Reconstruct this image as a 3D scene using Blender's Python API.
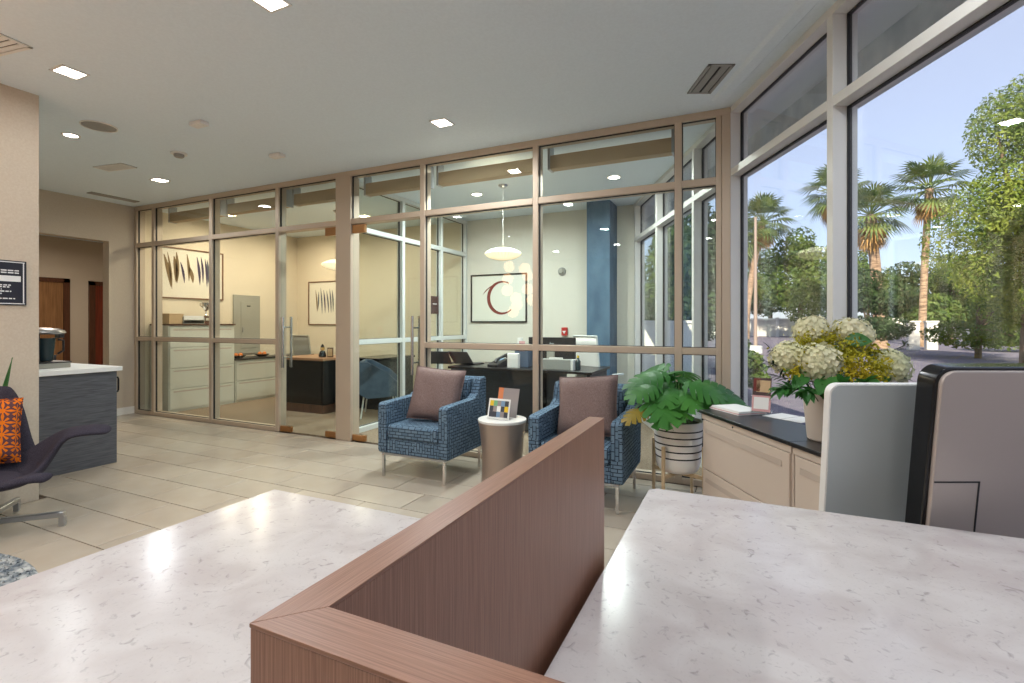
import bpy, bmesh, math, random
from mathutils import Vector, Matrix
random.seed(7)
SC = bpy.context.scene
for o in list(bpy.data.objects): bpy.data.objects.remove(o)
COL = SC.collection
R = math.radians
# ---------------------------------------------------------------- camera (1024 x 683 frame)
TH = math.atan(231/497.); SN, CS = math.sin(TH), math.cos(TH)
EYE = 1.285
cd = bpy.data.cameras.new('camera'); cam = bpy.data.objects.new('camera', cd); COL.objects.link(cam)
cam.location = (0, 0, EYE); cam.rotation_euler = (R(90), 0, TH)
cd.sensor_width = 36; cd.lens = 497/1024*36; cd.shift_y = -18.5/1024; cd.clip_start = .02; cd.clip_end = 400
SC.camera = cam
# ---------------------------------------------------------------- sky, sun, exposure
w = bpy.data.worlds.new('sky'); SC.world = w; w.use_nodes = True
nt = w.node_tree; nt.nodes.clear()
sky = nt.nodes.new('ShaderNodeTexSky'); sky.sky_type = 'NISHITA'; sky.sun_disc = False
SUN_EL, SUN_AZ = 36, R(270)          # direction the sun stands in, measured from +X counter-clockwise
sky.sun_elevation = R(SUN_EL); sky.sun_rotation = R(90)-SUN_AZ
sky.air_density = 1.1; sky.dust_density = .5; sky.ozone_density = 6.5; sky.altitude = 100
bg = nt.nodes.new('ShaderNodeBackground'); bg.inputs[1].default_value = .305
wo = nt.nodes.new('ShaderNodeOutputWorld')
hz = nt.nodes.new('ShaderNodeMix'); hz.data_type = 'RGBA'; hz.inputs[0].default_value = .78; hz.inputs[7].default_value = (2.02, 2.02, 2.4, 1)
nt.links.new(sky.outputs[0], hz.inputs[6]); nt.links.new(hz.outputs[2], bg.inputs[0]); nt.links.new(bg.outputs[0], wo.inputs[0])
sl = bpy.data.lights.new('sun', 'SUN'); sl.energy = 9.0; sl.angle = R(.6); sl.color = (1, .86, .66)
so = bpy.data.objects.new('sun', sl); COL.objects.link(so)
sdir = Vector((math.cos(SUN_AZ)*math.cos(R(SUN_EL)), math.sin(SUN_AZ)*math.cos(R(SUN_EL)), math.sin(R(SUN_EL))))
so.rotation_euler = sdir.to_track_quat('Z', 'Y').to_euler(); so.location = (-20, -20, 30)
SC.view_settings.view_transform = 'Standard'; SC.view_settings.look = 'None'
SC.view_settings.gamma = 1; SC.view_settings.use_curve_mapping = False
SC.view_settings.exposure = 0.38
LAMP_W = 17.0                         # power of one ceiling downlight

# ---------------------------------------------------------------- helpers
def rd(x, y, d):                      # measured picture point at depth d -> place in the room
    r = (x-512)/497*d
    return Vector((r*CS-d*SN, r*SN+d*CS, EYE-(y-323)*d/497))
def lin(c):
    return tuple(((v/255)/12.92 if v/255 <= .04045 else ((v/255+.055)/1.055)**2.4) for v in c)+(1,)
MATS = {}
def mat(name, c, rough=.6, metal=0, spec=.5, coat=0, emit=None, es=0, trans=0):
    m = bpy.data.materials.new(name); m.use_nodes = True
    b = m.node_tree.nodes['Principled BSDF']
    b.inputs['Base Color'].default_value = lin(c); b.inputs['Roughness'].default_value = rough
    b.inputs['Metallic'].default_value = metal; b.inputs['Specular IOR Level'].default_value = spec
    if coat: b.inputs['Coat Weight'].default_value = coat; b.inputs['Coat Roughness'].default_value = .1
    if emit: b.inputs['Emission Color'].default_value = lin(emit); b.inputs['Emission Strength'].default_value = es
    if trans: b.inputs['Transmission Weight'].default_value = trans
    m.diffuse_color = lin(c); MATS[name] = m
    return m
def nodes(m): return m.node_tree.nodes, m.node_tree.links, m.node_tree.nodes['Principled BSDF']
def noise_col(m, c1, c2, scale=(1, 1, 1), nscale=5, detail=4, lo=.35, hi=.65, coord='Object', bump=0, rough_amp=0, dist=0, bd=.01):
    N, L, b = nodes(m)
    tc = N.new('ShaderNodeTexCoord'); mp = N.new('ShaderNodeMapping'); mp.inputs['Scale'].default_value = scale
    n = N.new('ShaderNodeTexNoise'); n.inputs['Scale'].default_value = nscale; n.inputs['Detail'].default_value = detail
    n.inputs['Distortion'].default_value = dist
    cr = N.new('ShaderNodeValToRGB'); cr.color_ramp.elements[0].position = lo; cr.color_ramp.elements[1].position = hi
    cr.color_ramp.elements[0].color = lin(c1); cr.color_ramp.elements[1].color = lin(c2)
    L.new(tc.outputs[coord], mp.inputs[0]); L.new(mp.outputs[0], n.inputs[0]); L.new(n.outputs[0], cr.inputs[0])
    L.new(cr.outputs[0], b.inputs['Base Color'])
    if bump:
        bp = N.new('ShaderNodeBump'); bp.inputs['Strength'].default_value = bump; bp.inputs['Distance'].default_value = bd
        L.new(n.outputs[0], bp.inputs['Height']); L.new(bp.outputs[0], b.inputs['Normal'])
    return cr
# --- surfaces
noise_col(mat('ceiling_paint', (224, 235, 243), .9, spec=.1), (222, 233, 241), (226, 237, 245), nscale=60)
noise_col(mat('wall_beige', (196, 183, 165), .85, spec=.15), (193, 179, 161), (199, 187, 170), nscale=90)
noise_col(mat('wall_white', (214, 211, 198), .85, spec=.15), (211, 208, 195), (217, 214, 202), nscale=90)
noise_col(mat('wall_cream', (226, 212, 188), .85, spec=.15), (222, 208, 184), (229, 216, 193), nscale=90)
m = mat('tile', (186, 171, 152), .26, spec=.5)
noise_col(m, (172, 160, 144), (182, 171, 156), nscale=3.5, detail=8, lo=.3, hi=.7)
N, L, b = nodes(m); oi = N.new('ShaderNodeObjectInfo'); hs = N.new('ShaderNodeHueSaturation')
mr = N.new('ShaderNodeMapRange'); mr.inputs[3].default_value = .94; mr.inputs[4].default_value = 1.04
L.new(oi.outputs['Random'], mr.inputs[0]); L.new(mr.outputs[0], hs.inputs['Value'])
L.new(b.inputs['Base Color'].links[0].from_socket, hs.inputs['Color']); L.new(hs.outputs[0], b.inputs['Base Color'])
mat('grout', (84, 72, 62), .9, spec=.1)
noise_col(mat('carpet', (139, 122, 104), .95, spec=.05), (118, 102, 86), (156, 140, 121), scale=(6, 40, 6), nscale=6, detail=6, bump=.3)
mat('white_paint', (244, 245, 242), .7)
# --- metals
mat('aluminium', (198, 180, 160), .42, metal=.3)
mat('aluminium_cool', (216, 220, 218), .42, metal=.2)  # same metal as the partition, with cool daylight put into its colour
mat('aluminium_window', (218, 216, 211), .42, metal=.15)  # paler copy: outdoor light on the frame sides is mixed into the colour
mat('chrome', (215, 215, 215), .16, metal=1)
mat('bronze_patch', (176, 128, 84), .3, metal=.9)
mat('black_metal', (28, 27, 28), .4, metal=.4)
mat('dark_gasket', (30, 30, 32), .6)
# --- glass
def glass(name, tint, f0=.075, rough=0.0):
    m = bpy.data.materials.new(name); m.use_nodes = True; N = m.node_tree.nodes; L = m.node_tree.links; N.clear()
    out = N.new('ShaderNodeOutputMaterial'); mix = N.new('ShaderNodeMixShader')
    t = N.new('ShaderNodeBsdfTransparent'); t.inputs[0].default_value = tint
    g = N.new('ShaderNodeBsdfGlossy'); g.inputs['Roughness'].default_value = rough
    lw = N.new('ShaderNodeLayerWeight'); lw.inputs[0].default_value = .5
    p = N.new('ShaderNodeMath'); p.operation = 'POWER'; p.inputs[1].default_value = 5
    ma = N.new('ShaderNodeMath'); ma.operation = 'MULTIPLY_ADD'; ma.inputs[1].default_value = .8; ma.inputs[2].default_value = f0
    L.new(lw.outputs['Facing'], p.inputs[0]); L.new(p.outputs[0], ma.inputs[0]); L.new(ma.outputs[0], mix.inputs[0])
    L.new(t.outputs[0], mix.inputs[1]); L.new(g.outputs[0], mix.inputs[2]); L.new(mix.outputs[0], out.inputs[0])
    MATS[name] = m; return m
glass('glass', (.94, .975, .962, 1), .035)
glass('window_glass', (.95, .97, .975, 1), .075)
glass('acrylic', (.96, .97, .97, 1), .06, .05)
# --- stone and wood
m = mat('quartz', (232, 227, 223), .2, spec=.45)
N, L, b = nodes(m); tc = N.new('ShaderNodeTexCoord')
n1 = N.new('ShaderNodeTexNoise'); n1.inputs['Scale'].default_value = 7; n1.inputs['Detail'].default_value = 8; n1.inputs['Distortion'].default_value = .8
n2 = N.new('ShaderNodeTexNoise'); n2.inputs['Scale'].default_value = 46; n2.inputs['Detail'].default_value = 4; n2.inputs['Distortion'].default_value = 1.2
n3 = N.new('ShaderNodeTexNoise'); n3.inputs['Scale'].default_value = 170; n3.inputs['Detail'].default_value = 2
for n in (n1, n2, n3): L.new(tc.outputs['Object'], n.inputs[0])
r1 = N.new('ShaderNodeValToRGB'); r1.color_ramp.elements[0].color = lin((188, 178, 176)); r1.color_ramp.elements[1].color = lin((201, 194, 192)); r1.color_ramp.elements[0].position = .35; r1.color_ramp.elements[1].position = .62
r2 = N.new('ShaderNodeValToRGB'); r2.color_ramp.elements[0].position = .60; r2.color_ramp.elements[1].position = .74; r2.color_ramp.elements[0].color = (0, 0, 0, 1); r2.color_ramp.elements[1].color = (.62, .62, .62, 1)
r3 = N.new('ShaderNodeValToRGB'); r3.color_ramp.elements[0].position = .60; r3.color_ramp.elements[1].position = .75; r3.color_ramp.elements[0].color = (0, 0, 0, 1); r3.color_ramp.elements[1].color = (.35, .35, .35, 1)
L.new(n1.outputs[0], r1.inputs[0]); L.new(n2.outputs[0], r2.inputs[0]); L.new(n3.outputs[0], r3.inputs[0])
x1 = N.new('ShaderNodeMix'); x1.data_type = 'RGBA'; x2 = N.new('ShaderNodeMix'); x2.data_type = 'RGBA'
L.new(r2.outputs[0], x1.inputs[0]); L.new(r1.outputs[0], x1.inputs[6]); x1.inputs[7].default_value = lin((136, 128, 128))
L.new(r3.outputs[0], x2.inputs[0]); L.new(x1.outputs[2], x2.inputs[6]); x2.inputs[7].default_value = lin((170, 162, 160))
L.new(x2.outputs[2], b.inputs['Base Color'])
def wood(name, c1, c2, scale, rough=.38, bump=.06):
    m = mat(name, c1, rough, spec=.45); noise_col(m, c1, c2, scale=scale, nscale=1, detail=7, lo=.32, hi=.7, bump=bump, bd=.002); return m
W1, W2 = (122, 83, 64), (154, 112, 91)
wood('walnut_z', W1, W2, (800, 800, 12)); wood('walnut_y', W1, W2, (800, 12, 800)); wood('walnut_x', W1, W2, (12, 800, 800))
wood('grey_wood', (72, 74, 80), (104, 106, 111), (8, 8, 160), .45)
wood('door_tan', (120, 84, 52), (150, 110, 72), (60, 60, 3)); wood('door_red', (94, 34, 20), (128, 52, 30), (60, 60, 3))
wood('frame_brown', (70, 40, 26), (92, 56, 36), (40, 40, 4)); wood('light_wood', (196, 170, 132), (214, 190, 154), (60, 60, 6))
wood('desk_top_wood', (150, 108, 76), (176, 134, 100), (6, 80, 80)); wood('art_frame_wood', (104, 70, 44), (130, 90, 60), (20, 20, 20))
# --- fabrics
m = mat('armchair_fabric', (84, 114, 142), .9, spec=.1)
N, L, b = nodes(m); uv = N.new('ShaderNodeUVMap')
def brick(rot, w_, h_, off):
    mp = N.new('ShaderNodeMapping'); mp.inputs['Rotation'].default_value = (0, 0, rot); mp.inputs['Location'].default_value = (off, off*.7, 0)
    bk = N.new('ShaderNodeTexBrick'); bk.inputs['Scale'].default_value = 1; bk.inputs['Mortar Size'].default_value = .0032
    bk.inputs['Mortar Smooth'].default_value = .2; bk.inputs['Brick Width'].default_value = w_; bk.inputs['Row Height'].default_value = h_
    bk.inputs['Color1'].default_value = lin((110, 132, 150)); bk.inputs['Color2'].default_value = lin((90, 112, 132)); bk.inputs['Mortar'].default_value = lin((40, 48, 62))
    L.new(uv.outputs[0], mp.inputs[0]); L.new(mp.outputs[0], bk.inputs[0]); return bk
ba = brick(0, .062, .026, .003); bb = brick(R(90), .055, .027, .011)
ck = N.new('ShaderNodeTexVoronoi'); ck.inputs['Scale'].default_value = 11; ck.distance = 'CHEBYCHEV'; L.new(uv.outputs[0], ck.inputs[0])
gt = N.new('ShaderNodeMath'); gt.operation = 'GREATER_THAN'; gt.inputs[1].default_value = .55
sp = N.new('ShaderNodeSeparateColor'); L.new(ck.outputs['Color'], sp.inputs[0]); L.new(sp.outputs[0], gt.inputs[0])
mx = N.new('ShaderNodeMix'); mx.data_type = 'RGBA'; L.new(gt.outputs[0], mx.inputs[0]); L.new(ba.outputs[0], mx.inputs[6]); L.new(bb.outputs[0], mx.inputs[7])
L.new(mx.outputs[2], b.inputs['Base Color'])
noise_col(mat('mauve_cushion', (116, 84, 78), .8, spec=.2), (112, 92, 88), (138, 118, 113), nscale=160, bump=.2, bd=.002)
noise_col(mat('charcoal_wool', (66, 62, 76), .95, spec=.05), (50, 47, 56), (70, 66, 76), nscale=220, bump=.2, bd=.002)
noise_col(mat('blue_grey_leather', (84, 100, 120), .5), (76, 92, 112), (92, 108, 128), nscale=12)
m = mat('orange_pattern', (205, 110, 30), .9, spec=.1)          # starburst print of a cushion
N, L, b = nodes(m); uv = N.new('ShaderNodeUVMap')
mp = N.new('ShaderNodeMapping'); mp.inputs['Scale'].default_value = (13, 13, 13); L.new(uv.outputs[0], mp.inputs[0])
fr = N.new('ShaderNodeVectorMath'); fr.operation = 'FRACTION'; L.new(mp.outputs[0], fr.inputs[0])
sb = N.new('ShaderNodeVectorMath'); sb.operation = 'SUBTRACT'; sb.inputs[1].default_value = (.5, .5, 0); L.new(fr.outputs[0], sb.inputs[0])
sx = N.new('ShaderNodeSeparateXYZ'); L.new(sb.outputs[0], sx.inputs[0])
at = N.new('ShaderNodeMath'); at.operation = 'ARCTAN2'; L.new(sx.outputs[1], at.inputs[0]); L.new(sx.outputs[0], at.inputs[1])
mu = N.new('ShaderNodeMath'); mu.operation = 'MULTIPLY'; mu.inputs[1].default_value = 8; L.new(at.outputs[0], mu.inputs[0])
cs = N.new('ShaderNodeMath'); cs.operation = 'COSINE'; L.new(mu.outputs[0], cs.inputs[0])
ln = N.new('ShaderNodeVectorMath'); ln.operation = 'LENGTH'; cxy = N.new('ShaderNodeCombineXYZ'); L.new(sx.outputs[0], cxy.inputs[0]); L.new(sx.outputs[1], cxy.inputs[1]); L.new(cxy.outputs[0], ln.inputs[0])
g1 = N.new('ShaderNodeMath'); g1.operation = 'GREATER_THAN'; g1.inputs[1].default_value = -.1; L.new(cs.outputs[0], g1.inputs[0])
g2 = N.new('ShaderNodeMath'); g2.operation = 'LESS_THAN'; g2.inputs[1].default_value = .17; L.new(ln.outputs['Value'], g2.inputs[0])
g3 = N.new('ShaderNodeMath'); g3.operation = 'LESS_THAN'; g3.inputs[1].default_value = .52; L.new(ln.outputs['Value'], g3.inputs[0])
m1 = N.new('ShaderNodeMath'); m1.operation = 'MULTIPLY'; L.new(g1.outputs[0], m1.inputs[0]); L.new(g3.outputs[0], m1.inputs[1])
m2 = N.new('ShaderNodeMath'); m2.operation = 'MAXIMUM'; L.new(m1.outputs[0], m2.inputs[0]); L.new(g2.outputs[0], m2.inputs[1])
mx = N.new('ShaderNodeMix'); mx.data_type = 'RGBA'; L.new(m2.outputs[0], mx.inputs[0]); mx.inputs[6].default_value = lin((92, 62, 66)); mx.inputs[7].default_value = lin((216, 112, 26))
L.new(mx.outputs[2], b.inputs['Base Color'])
noise_col(mat('rug_pile', (140, 146, 150), .95, spec=.05), (92, 102, 112), (186, 188, 186), nscale=22, detail=6)
# --- plain finishes
for n_, c_, r_ in [('file_putty', (205, 190, 176), .45), ('file_pale', (206, 205, 192), .45), ('file_recess', (186, 171, 158), .5), ('black_top', (26, 24, 26), .3),
        ('black_gloss', (18, 18, 20), .2), ('black_plastic', (30, 30, 33), .45), ('silver_back', (184, 172, 164), .4), ('silver_mesh', (182, 187, 186), .55),
        ('white_plastic', (226, 224, 220), .4), ('pot_white', (240, 236, 230), .45), ('planter_stone', (206, 194, 182), .5), ('stripe_black', (34, 32, 32), .6),
        ('soil', (60, 44, 32), .95), ('table_taupe', (168, 150, 138), .3), ('table_white', (226, 222, 216), .2), ('panel_grey', (160, 158, 146), .5), ('art_paper', (232, 224, 206), .8),
        ('art_paper_cool', (216, 218, 206), .8), ('ink_red', (112, 34, 24), .7), ('ink_brown', (136, 112, 78), .8), ('ink_indigo', (72, 62, 88), .8), ('ink_slate', (92, 98, 104), .8),
        ('column_blue', (58, 98, 138), .6), ('sign_black', (22, 22, 34), .3), ('sign_white', (226, 226, 226), .5), ('sign_brown', (66, 38, 34), .4),
        ('alarm_red', (186, 44, 40), .4), ('paper', (236, 234, 230), .7), ('card_pink', (212, 160, 160), .6), ('card_orange', (216, 130, 84), .6), ('card_grey', (150, 140, 138), .5),
        ('card_yellow', (230, 190, 40), .6), ('card_green', (120, 176, 130), .6), ('card_dark', (62, 64, 74), .6), ('card_blue', (120, 150, 180), .6),
        ('vent_grey', (150, 148, 144), .5), ('vent_dark', (24, 24, 24), .6), ('steel', (176, 178, 182), .28), ('teal_glass', (52, 68, 72), .15), ('tan_book', (200, 170, 130), .7),
        ('orange_fruit', (216, 122, 50), .6), ('shade_fabric', (176, 154, 126), .85), ('baseboard_white', (236, 232, 224), .5), ('concrete', (150, 156, 160), .85),
        ('mesh_grey', (150, 150, 144), .7), ('screen_dark', (34, 34, 38), .25), ('gold', (190, 150, 80), .3), ('blue_box', (78, 94, 116), .6)]:
    mat(n_, c_, r_)
nodes(MATS['steel'])[2].inputs['Metallic'].default_value = .9
nodes(MATS['table_taupe'])[2].inputs['Metallic'].default_value = .5
nodes(MATS['silver_back'])[2].inputs['Metallic'].default_value = .4
noise_col(MATS['column_blue'], (58, 88, 112), (78, 108, 130), scale=(1, 1, .4), nscale=7, detail=8)
noise_col(MATS['concrete'], (190, 198, 200), (222, 226, 224), nscale=5, detail=10)
mat('light_panel', (255, 246, 232), .5, emit=(255, 244, 226), es=14)
mat('office_panel', (255, 240, 214), .5, emit=(255, 226, 180), es=14)
mat('bubble_shade', (255, 240, 214), .6, emit=(255, 230, 188), es=.95)
mat('globe_glow', (255, 226, 190), .5, emit=(255, 192, 138), es=5)
# --- greenery
def leafmat(name, c1, c2, rough=.5, tr=.25):
    m = mat(name, c1, rough, spec=.35); N, L, b = nodes(m)
    oi = N.new('ShaderNodeTexCoord'); n = N.new('ShaderNodeTexNoise'); n.inputs['Scale'].default_value = 1.7; n.inputs['Detail'].default_value = 6
    cr = N.new('ShaderNodeValToRGB'); cr.color_ramp.elements[0].position = .35; cr.color_ramp.elements[1].position = .65
    cr.color_ramp.elements[0].color = lin(c1); cr.color_ramp.elements[1].color = lin(c2)
    L.new(oi.outputs['Object'], n.inputs[0]); L.new(n.outputs[0], cr.inputs[0]); L.new(cr.outputs[0], b.inputs['Base Color'])
    tl = N.new('ShaderNodeBsdfTranslucent'); ms = N.new('ShaderNodeMixShader'); ms.inputs[0].default_value = tr
    L.new(cr.outputs[0], tl.inputs[0]); out = N['Material Output']
    L.new(b.outputs[0], ms.inputs[1]); L.new(tl.outputs[0], ms.inputs[2]); L.new(ms.outputs[0], out.inputs[0]); return m
leafmat('monstera_leaf', (34, 92, 40), (78, 140, 56), .42); leafmat('yellow_leaf', (126, 124, 30), (160, 120, 40), .5)
leafmat('snake_leaf', (60, 110, 56), (120, 150, 80), .4); leafmat('bouquet_leaf', (34, 82, 40), (70, 128, 56), .4); leafmat('dark_sprig', (30, 50, 34), (50, 66, 40), .6)
leafmat('goldenrod', (138, 146, 32), (200, 176, 44), .7); leafmat('hydrangea', (214, 214, 166), (236, 226, 200), .7)
leafmat('tree_bright', (78, 108, 40), (150, 162, 70), .6, .35); leafmat('tree_mid', (50, 80, 34), (104, 124, 54), .6, .3); leafmat('tree_dark', (30, 52, 30), (66, 88, 46), .6, .25)
leafmat('palm_green', (66, 92, 50), (120, 134, 70), .6, .25); leafmat('palm_dead', (150, 112, 66), (190, 150, 92), .8, .2)
noise_col(mat('palm_trunk', (150, 126, 104), .95), (110, 88, 72), (176, 150, 124), scale=(3, 3, 14), nscale=1, detail=6, bump=.6, bd=.05)
noise_col(mat('bark', (92, 74, 62), .95), (70, 56, 48), (116, 96, 80), scale=(5, 5, 1), nscale=2)
noise_col(mat('asphalt', (104, 100, 114), .9), (95, 91, 107), (114, 109, 121), nscale=3, detail=10)
noise_col(mat('garden_soil', (104, 92, 78), .95), (84, 74, 60), (124, 110, 92), nscale=2, detail=8)
mat('wall_stucco', (240, 238, 232), .9); mat('fence_panel', (214, 212, 204), .8); mat('pole_paint', (150, 134, 124), .5)

# ---------------------------------------------------------------- mesh building
def nb(): return bmesh.new()
def merge(bm, tmp, M=None):
    mp_ = {}
    for v in tmp.verts: mp_[v] = bm.verts.new(M @ v.co if M else v.co)
    for f in tmp.faces:
        try: bm.faces.new([mp_[v] for v in f.verts])
        except ValueError: pass
    tmp.free()
def box(bm, x0, x1, y0, y1, z0, z1, bev=0, seg=2, M=None):
    t = bmesh.new()
    vs = [t.verts.new((x, y, z)) for x in (x0, x1) for y in (y0, y1) for z in (z0, z1)]
    for f in ((0, 1, 3, 2), (4, 6, 7, 5), (0, 4, 5, 1), (2, 3, 7, 6), (0, 2, 6, 4), (1, 5, 7, 3)): t.faces.new([vs[i] for i in f])
    if bev: bmesh.ops.bevel(t, geom=t.edges[:], offset=bev, segments=seg, profile=.5, affect='EDGES')
    merge(bm, t, M); return bm
def frame_of(d):
    d = d.normalized(); a = Vector((0, 0, 1)) if abs(d.z) < .95 else Vector((1, 0, 0))
    u = d.cross(a).normalized(); return u, d.cross(u).normalized()
def tube(bm, pts, r, n=8, caps=True):
    pts = [Vector(p) for p in pts]; rs = r if isinstance(r, (list, tuple)) else [r]*len(pts); rings = []
    u = None
    for i, p in enumerate(pts):
        d = (pts[min(i+1, len(pts)-1)]-pts[max(i-1, 0)])
        if u is None: u, v = frame_of(d)
        else:
            dn = d.normalized(); u = (u-dn*u.dot(dn)).normalized(); v = dn.cross(u)
        rings.append([bm.verts.new(p+(u*math.cos(2*math.pi*k/n)+v*math.sin(2*math.pi*k/n))*rs[i]) for k in range(n)])
    for a, c in zip(rings, rings[1:]):
        for k in range(n): bm.faces.new((a[k], a[(k+1) % n], c[(k+1) % n], c[k]))
    if caps: bm.faces.new(rings[0][::-1]); bm.faces.new(rings[-1])
    return bm
def lathe(bm, prof, n=28, c=(0, 0, 0), sx=1, sy=1):
    rings = []
    for r, z in prof:
        if r < 1e-5: rings.append([bm.verts.new((c[0], c[1], c[2]+z))])
        else: rings.append([bm.verts.new((c[0]+r*sx*math.cos(2*math.pi*k/n), c[1]+r*sy*math.sin(2*math.pi*k/n), c[2]+z)) for k in range(n)])
    for a, b_ in zip(rings, rings[1:]):
        for k in range(n):
            k2 = (k+1) % n
            if len(a) == 1 and len(b_) == 1: continue
            if len(a) == 1: bm.faces.new((a[0], b_[k2], b_[k]))
            elif len(b_) == 1: bm.faces.new((a[k], a[k2], b_[0]))
            else: bm.faces.new((a[k], a[k2], b_[k2], b_[k]))
    return bm
def ball(bm, c, r, n=16, m_=10, sx=1, sy=1, sz=1):
    return lathe(bm, [(r*math.sin(math.pi*i/m_), -r*sz*math.cos(math.pi*i/m_)) for i in range(m_+1)], n, c, sx, sy)
def prism(bm, poly, plane, a, b_, bev=0):
    """poly = 2D outline; plane 'xy','xz','yz'; extruded from a to b_ along the third axis"""
    t = bmesh.new()
    def P(p, q): return {'xy': (p[0], p[1], q), 'xz': (p[0], q, p[1]), 'yz': (q, p[0], p[1])}[plane]
    A = [t.verts.new(P(p, a)) for p in poly]; B = [t.verts.new(P(p, b_)) for p in poly]; n = len(poly)
    t.faces.new(A); t.faces.new(B[::-1])
    for k in range(n): t.faces.new((A[k], B[k], B[(k+1) % n], A[(k+1) % n]))
    bmesh.ops.recalc_face_normals(t, faces=t.faces[:])
    if bev: bmesh.ops.bevel(t, geom=t.edges[:], offset=bev, segments=2, profile=.5, affect='EDGES')
    merge(bm, t); return bm
def rrect(w_, h_, r, n=5, cx=0, cy=0):
    out = []
    for sx_, sy_, a0 in ((1, 1, 0), (-1, 1, 90), (-1, -1, 180), (1, -1, 270)):
        for k in range(n+1):
            a = R(a0+90*k/n); out.append((cx+sx_*(w_/2-r)+r*math.cos(a), cy+sy_*(h_/2-r)+r*math.sin(a)))
    return out
def surf(bm, rows, close=False):
    g = [[bm.verts.new(p) for p in row] for row in rows]
    for a, c in zip(g, g[1:]):
        for k in range(len(a)-1): bm.faces.new((a[k], a[k+1], c[k+1], c[k]))
    return bm
def obj(name, bm, m, parent=None, smooth=35, loc=None, rotz=None):
    bmesh.ops.recalc_face_normals(bm, faces=bm.faces[:]) if len(bm.faces) < 20000 else None
    uvl = bm.loops.layers.uv.new('UVMap')
    for f in bm.faces:
        nn = f.normal; ax = max(range(3), key=lambda i: abs(nn[i]))
        for l in f.loops:
            c = l.vert.co; l[uvl].uv = (c.y, c.z) if ax == 0 else ((c.x, c.z) if ax == 1 else (c.x, c.y))
    me = bpy.data.meshes.new(name); bm.to_mesh(me); bm.free()
    me.materials.append(MATS[m])
    if smooth:
        me.polygons.foreach_set('use_smooth', [True]*len(me.polygons)); me.set_sharp_from_angle(angle=R(smooth))
    o = bpy.data.objects.new(name, me); COL.objects.link(o)
    if smooth: wn = o.modifiers.new('weighted_normal', 'WEIGHTED_NORMAL'); wn.keep_sharp = True; wn.weight = 100
    if parent: o.parent = parent
    if loc is not None: o.location = loc
    if rotz is not None: o.rotation_euler = (0, 0, rotz)
    return o
def tag(o, label, cat, group=None, kind=None):
    o['label'] = label; o['category'] = cat
    if group: o['group'] = group
    if kind: o['kind'] = kind
    return o
def thing(name, label, cat, loc=(0, 0, 0), rotz=0, group=None):
    o = bpy.data.objects.new(name, None); COL.objects.link(o); o.location = loc; o.rotation_euler = (0, 0, rotz); o.empty_display_size = .05
    return tag(o, label, cat, group)
def struct(name, bm, m, label, cat, **k):
    return tag(obj(name, bm, m, **k), label, cat, kind='structure')
def dup(root, loc=None, rotz=None, label=None, group=None):
    r = root.copy(); COL.objects.link(r)
    if loc is not None: r.location = loc
    if rotz is not None: r.rotation_euler = (0, 0, rotz)
    if label: r['label'] = label
    if group: r['group'] = group
    for ch in list(root.children):
        c = ch.copy(); COL.objects.link(c); c.parent = r
        for g in list(ch.children):
            d = g.copy(); COL.objects.link(d); d.parent = c
    return r
def B(*a, **k): return box(nb(), *a, **k)
def area(name, loc, sx, w_, col, parent=None, shape='SQUARE'):
    l = bpy.data.lights.new(name, 'AREA'); l.energy = w_; l.size = sx; l.color = col; l.shape = shape; l.spread = R(170)
    o = bpy.data.objects.new(name, l); COL.objects.link(o); o.location = loc
    if parent: o.parent = parent
    return o
# ================================================================ THE PLACE
CEIL = 2.94
WA = R(24.58); P0 = (-.087, 4.158)
def wl(y): return P0[0]-(y-P0[1])*math.tan(WA)
YP = 4.158; YB = 7.02; XL = -7.88; XD = -4.06
# ---- floors
fl = struct('floor', prism(nb(), [(-12.1, -4.3), (wl(-4.3)+.12, -4.3), (wl(4.21)+.12, 4.21), (-7.95, 4.21), (-7.95, 7.1), (-12.1, 7.1)], 'xy', -.16, -.008), 'grout',
            'beige porcelain tile floor of the lobby', 'floor', smooth=0)
struct('floor_office', prism(nb(), [(-7.95, 4.21), (wl(4.21)+.12, 4.21), (wl(7.1)+.12, 7.1), (-7.95, 7.1)], 'xy', -.16, 0), 'carpet', 'brown carpet floor of the glass-fronted offices', 'floor', smooth=0)
TW, TL, TY0 = .61, .3045, 1.5795
tcache = {}
def tile_mesh(w_, l_):
    k = (round(w_, 3), round(l_, 3))
    if k not in tcache:
        bm = nb(); g = .0032; c = .0015
        lo = [(g, g), (w_-g, g), (w_-g, l_-g), (g, l_-g)]; up = [(g+c, g+c), (w_-g-c, g+c), (w_-g-c, l_-g-c), (g+c, l_-g-c)]
        a = [bm.verts.new((x, y, -.008)) for x, y in lo]; b_ = [bm.verts.new((x, y, -.0015)) for x, y in lo]; c_ = [bm.verts.new((x, y, 0)) for x, y in up]
        for i in range(4):
            j = (i+1) % 4; bm.faces.new((a[i], a[j], b_[j], b_[i])); bm.faces.new((b_[i], b_[j], c_[j], c_[i]))
        bm.faces.new(c_)
        me = bpy.data.meshes.new('tile'); bm.to_mesh(me); bm.free(); me.materials.append(MATS['tile']); tcache[k] = me
    return tcache[k]
stuff = nb()
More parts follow.
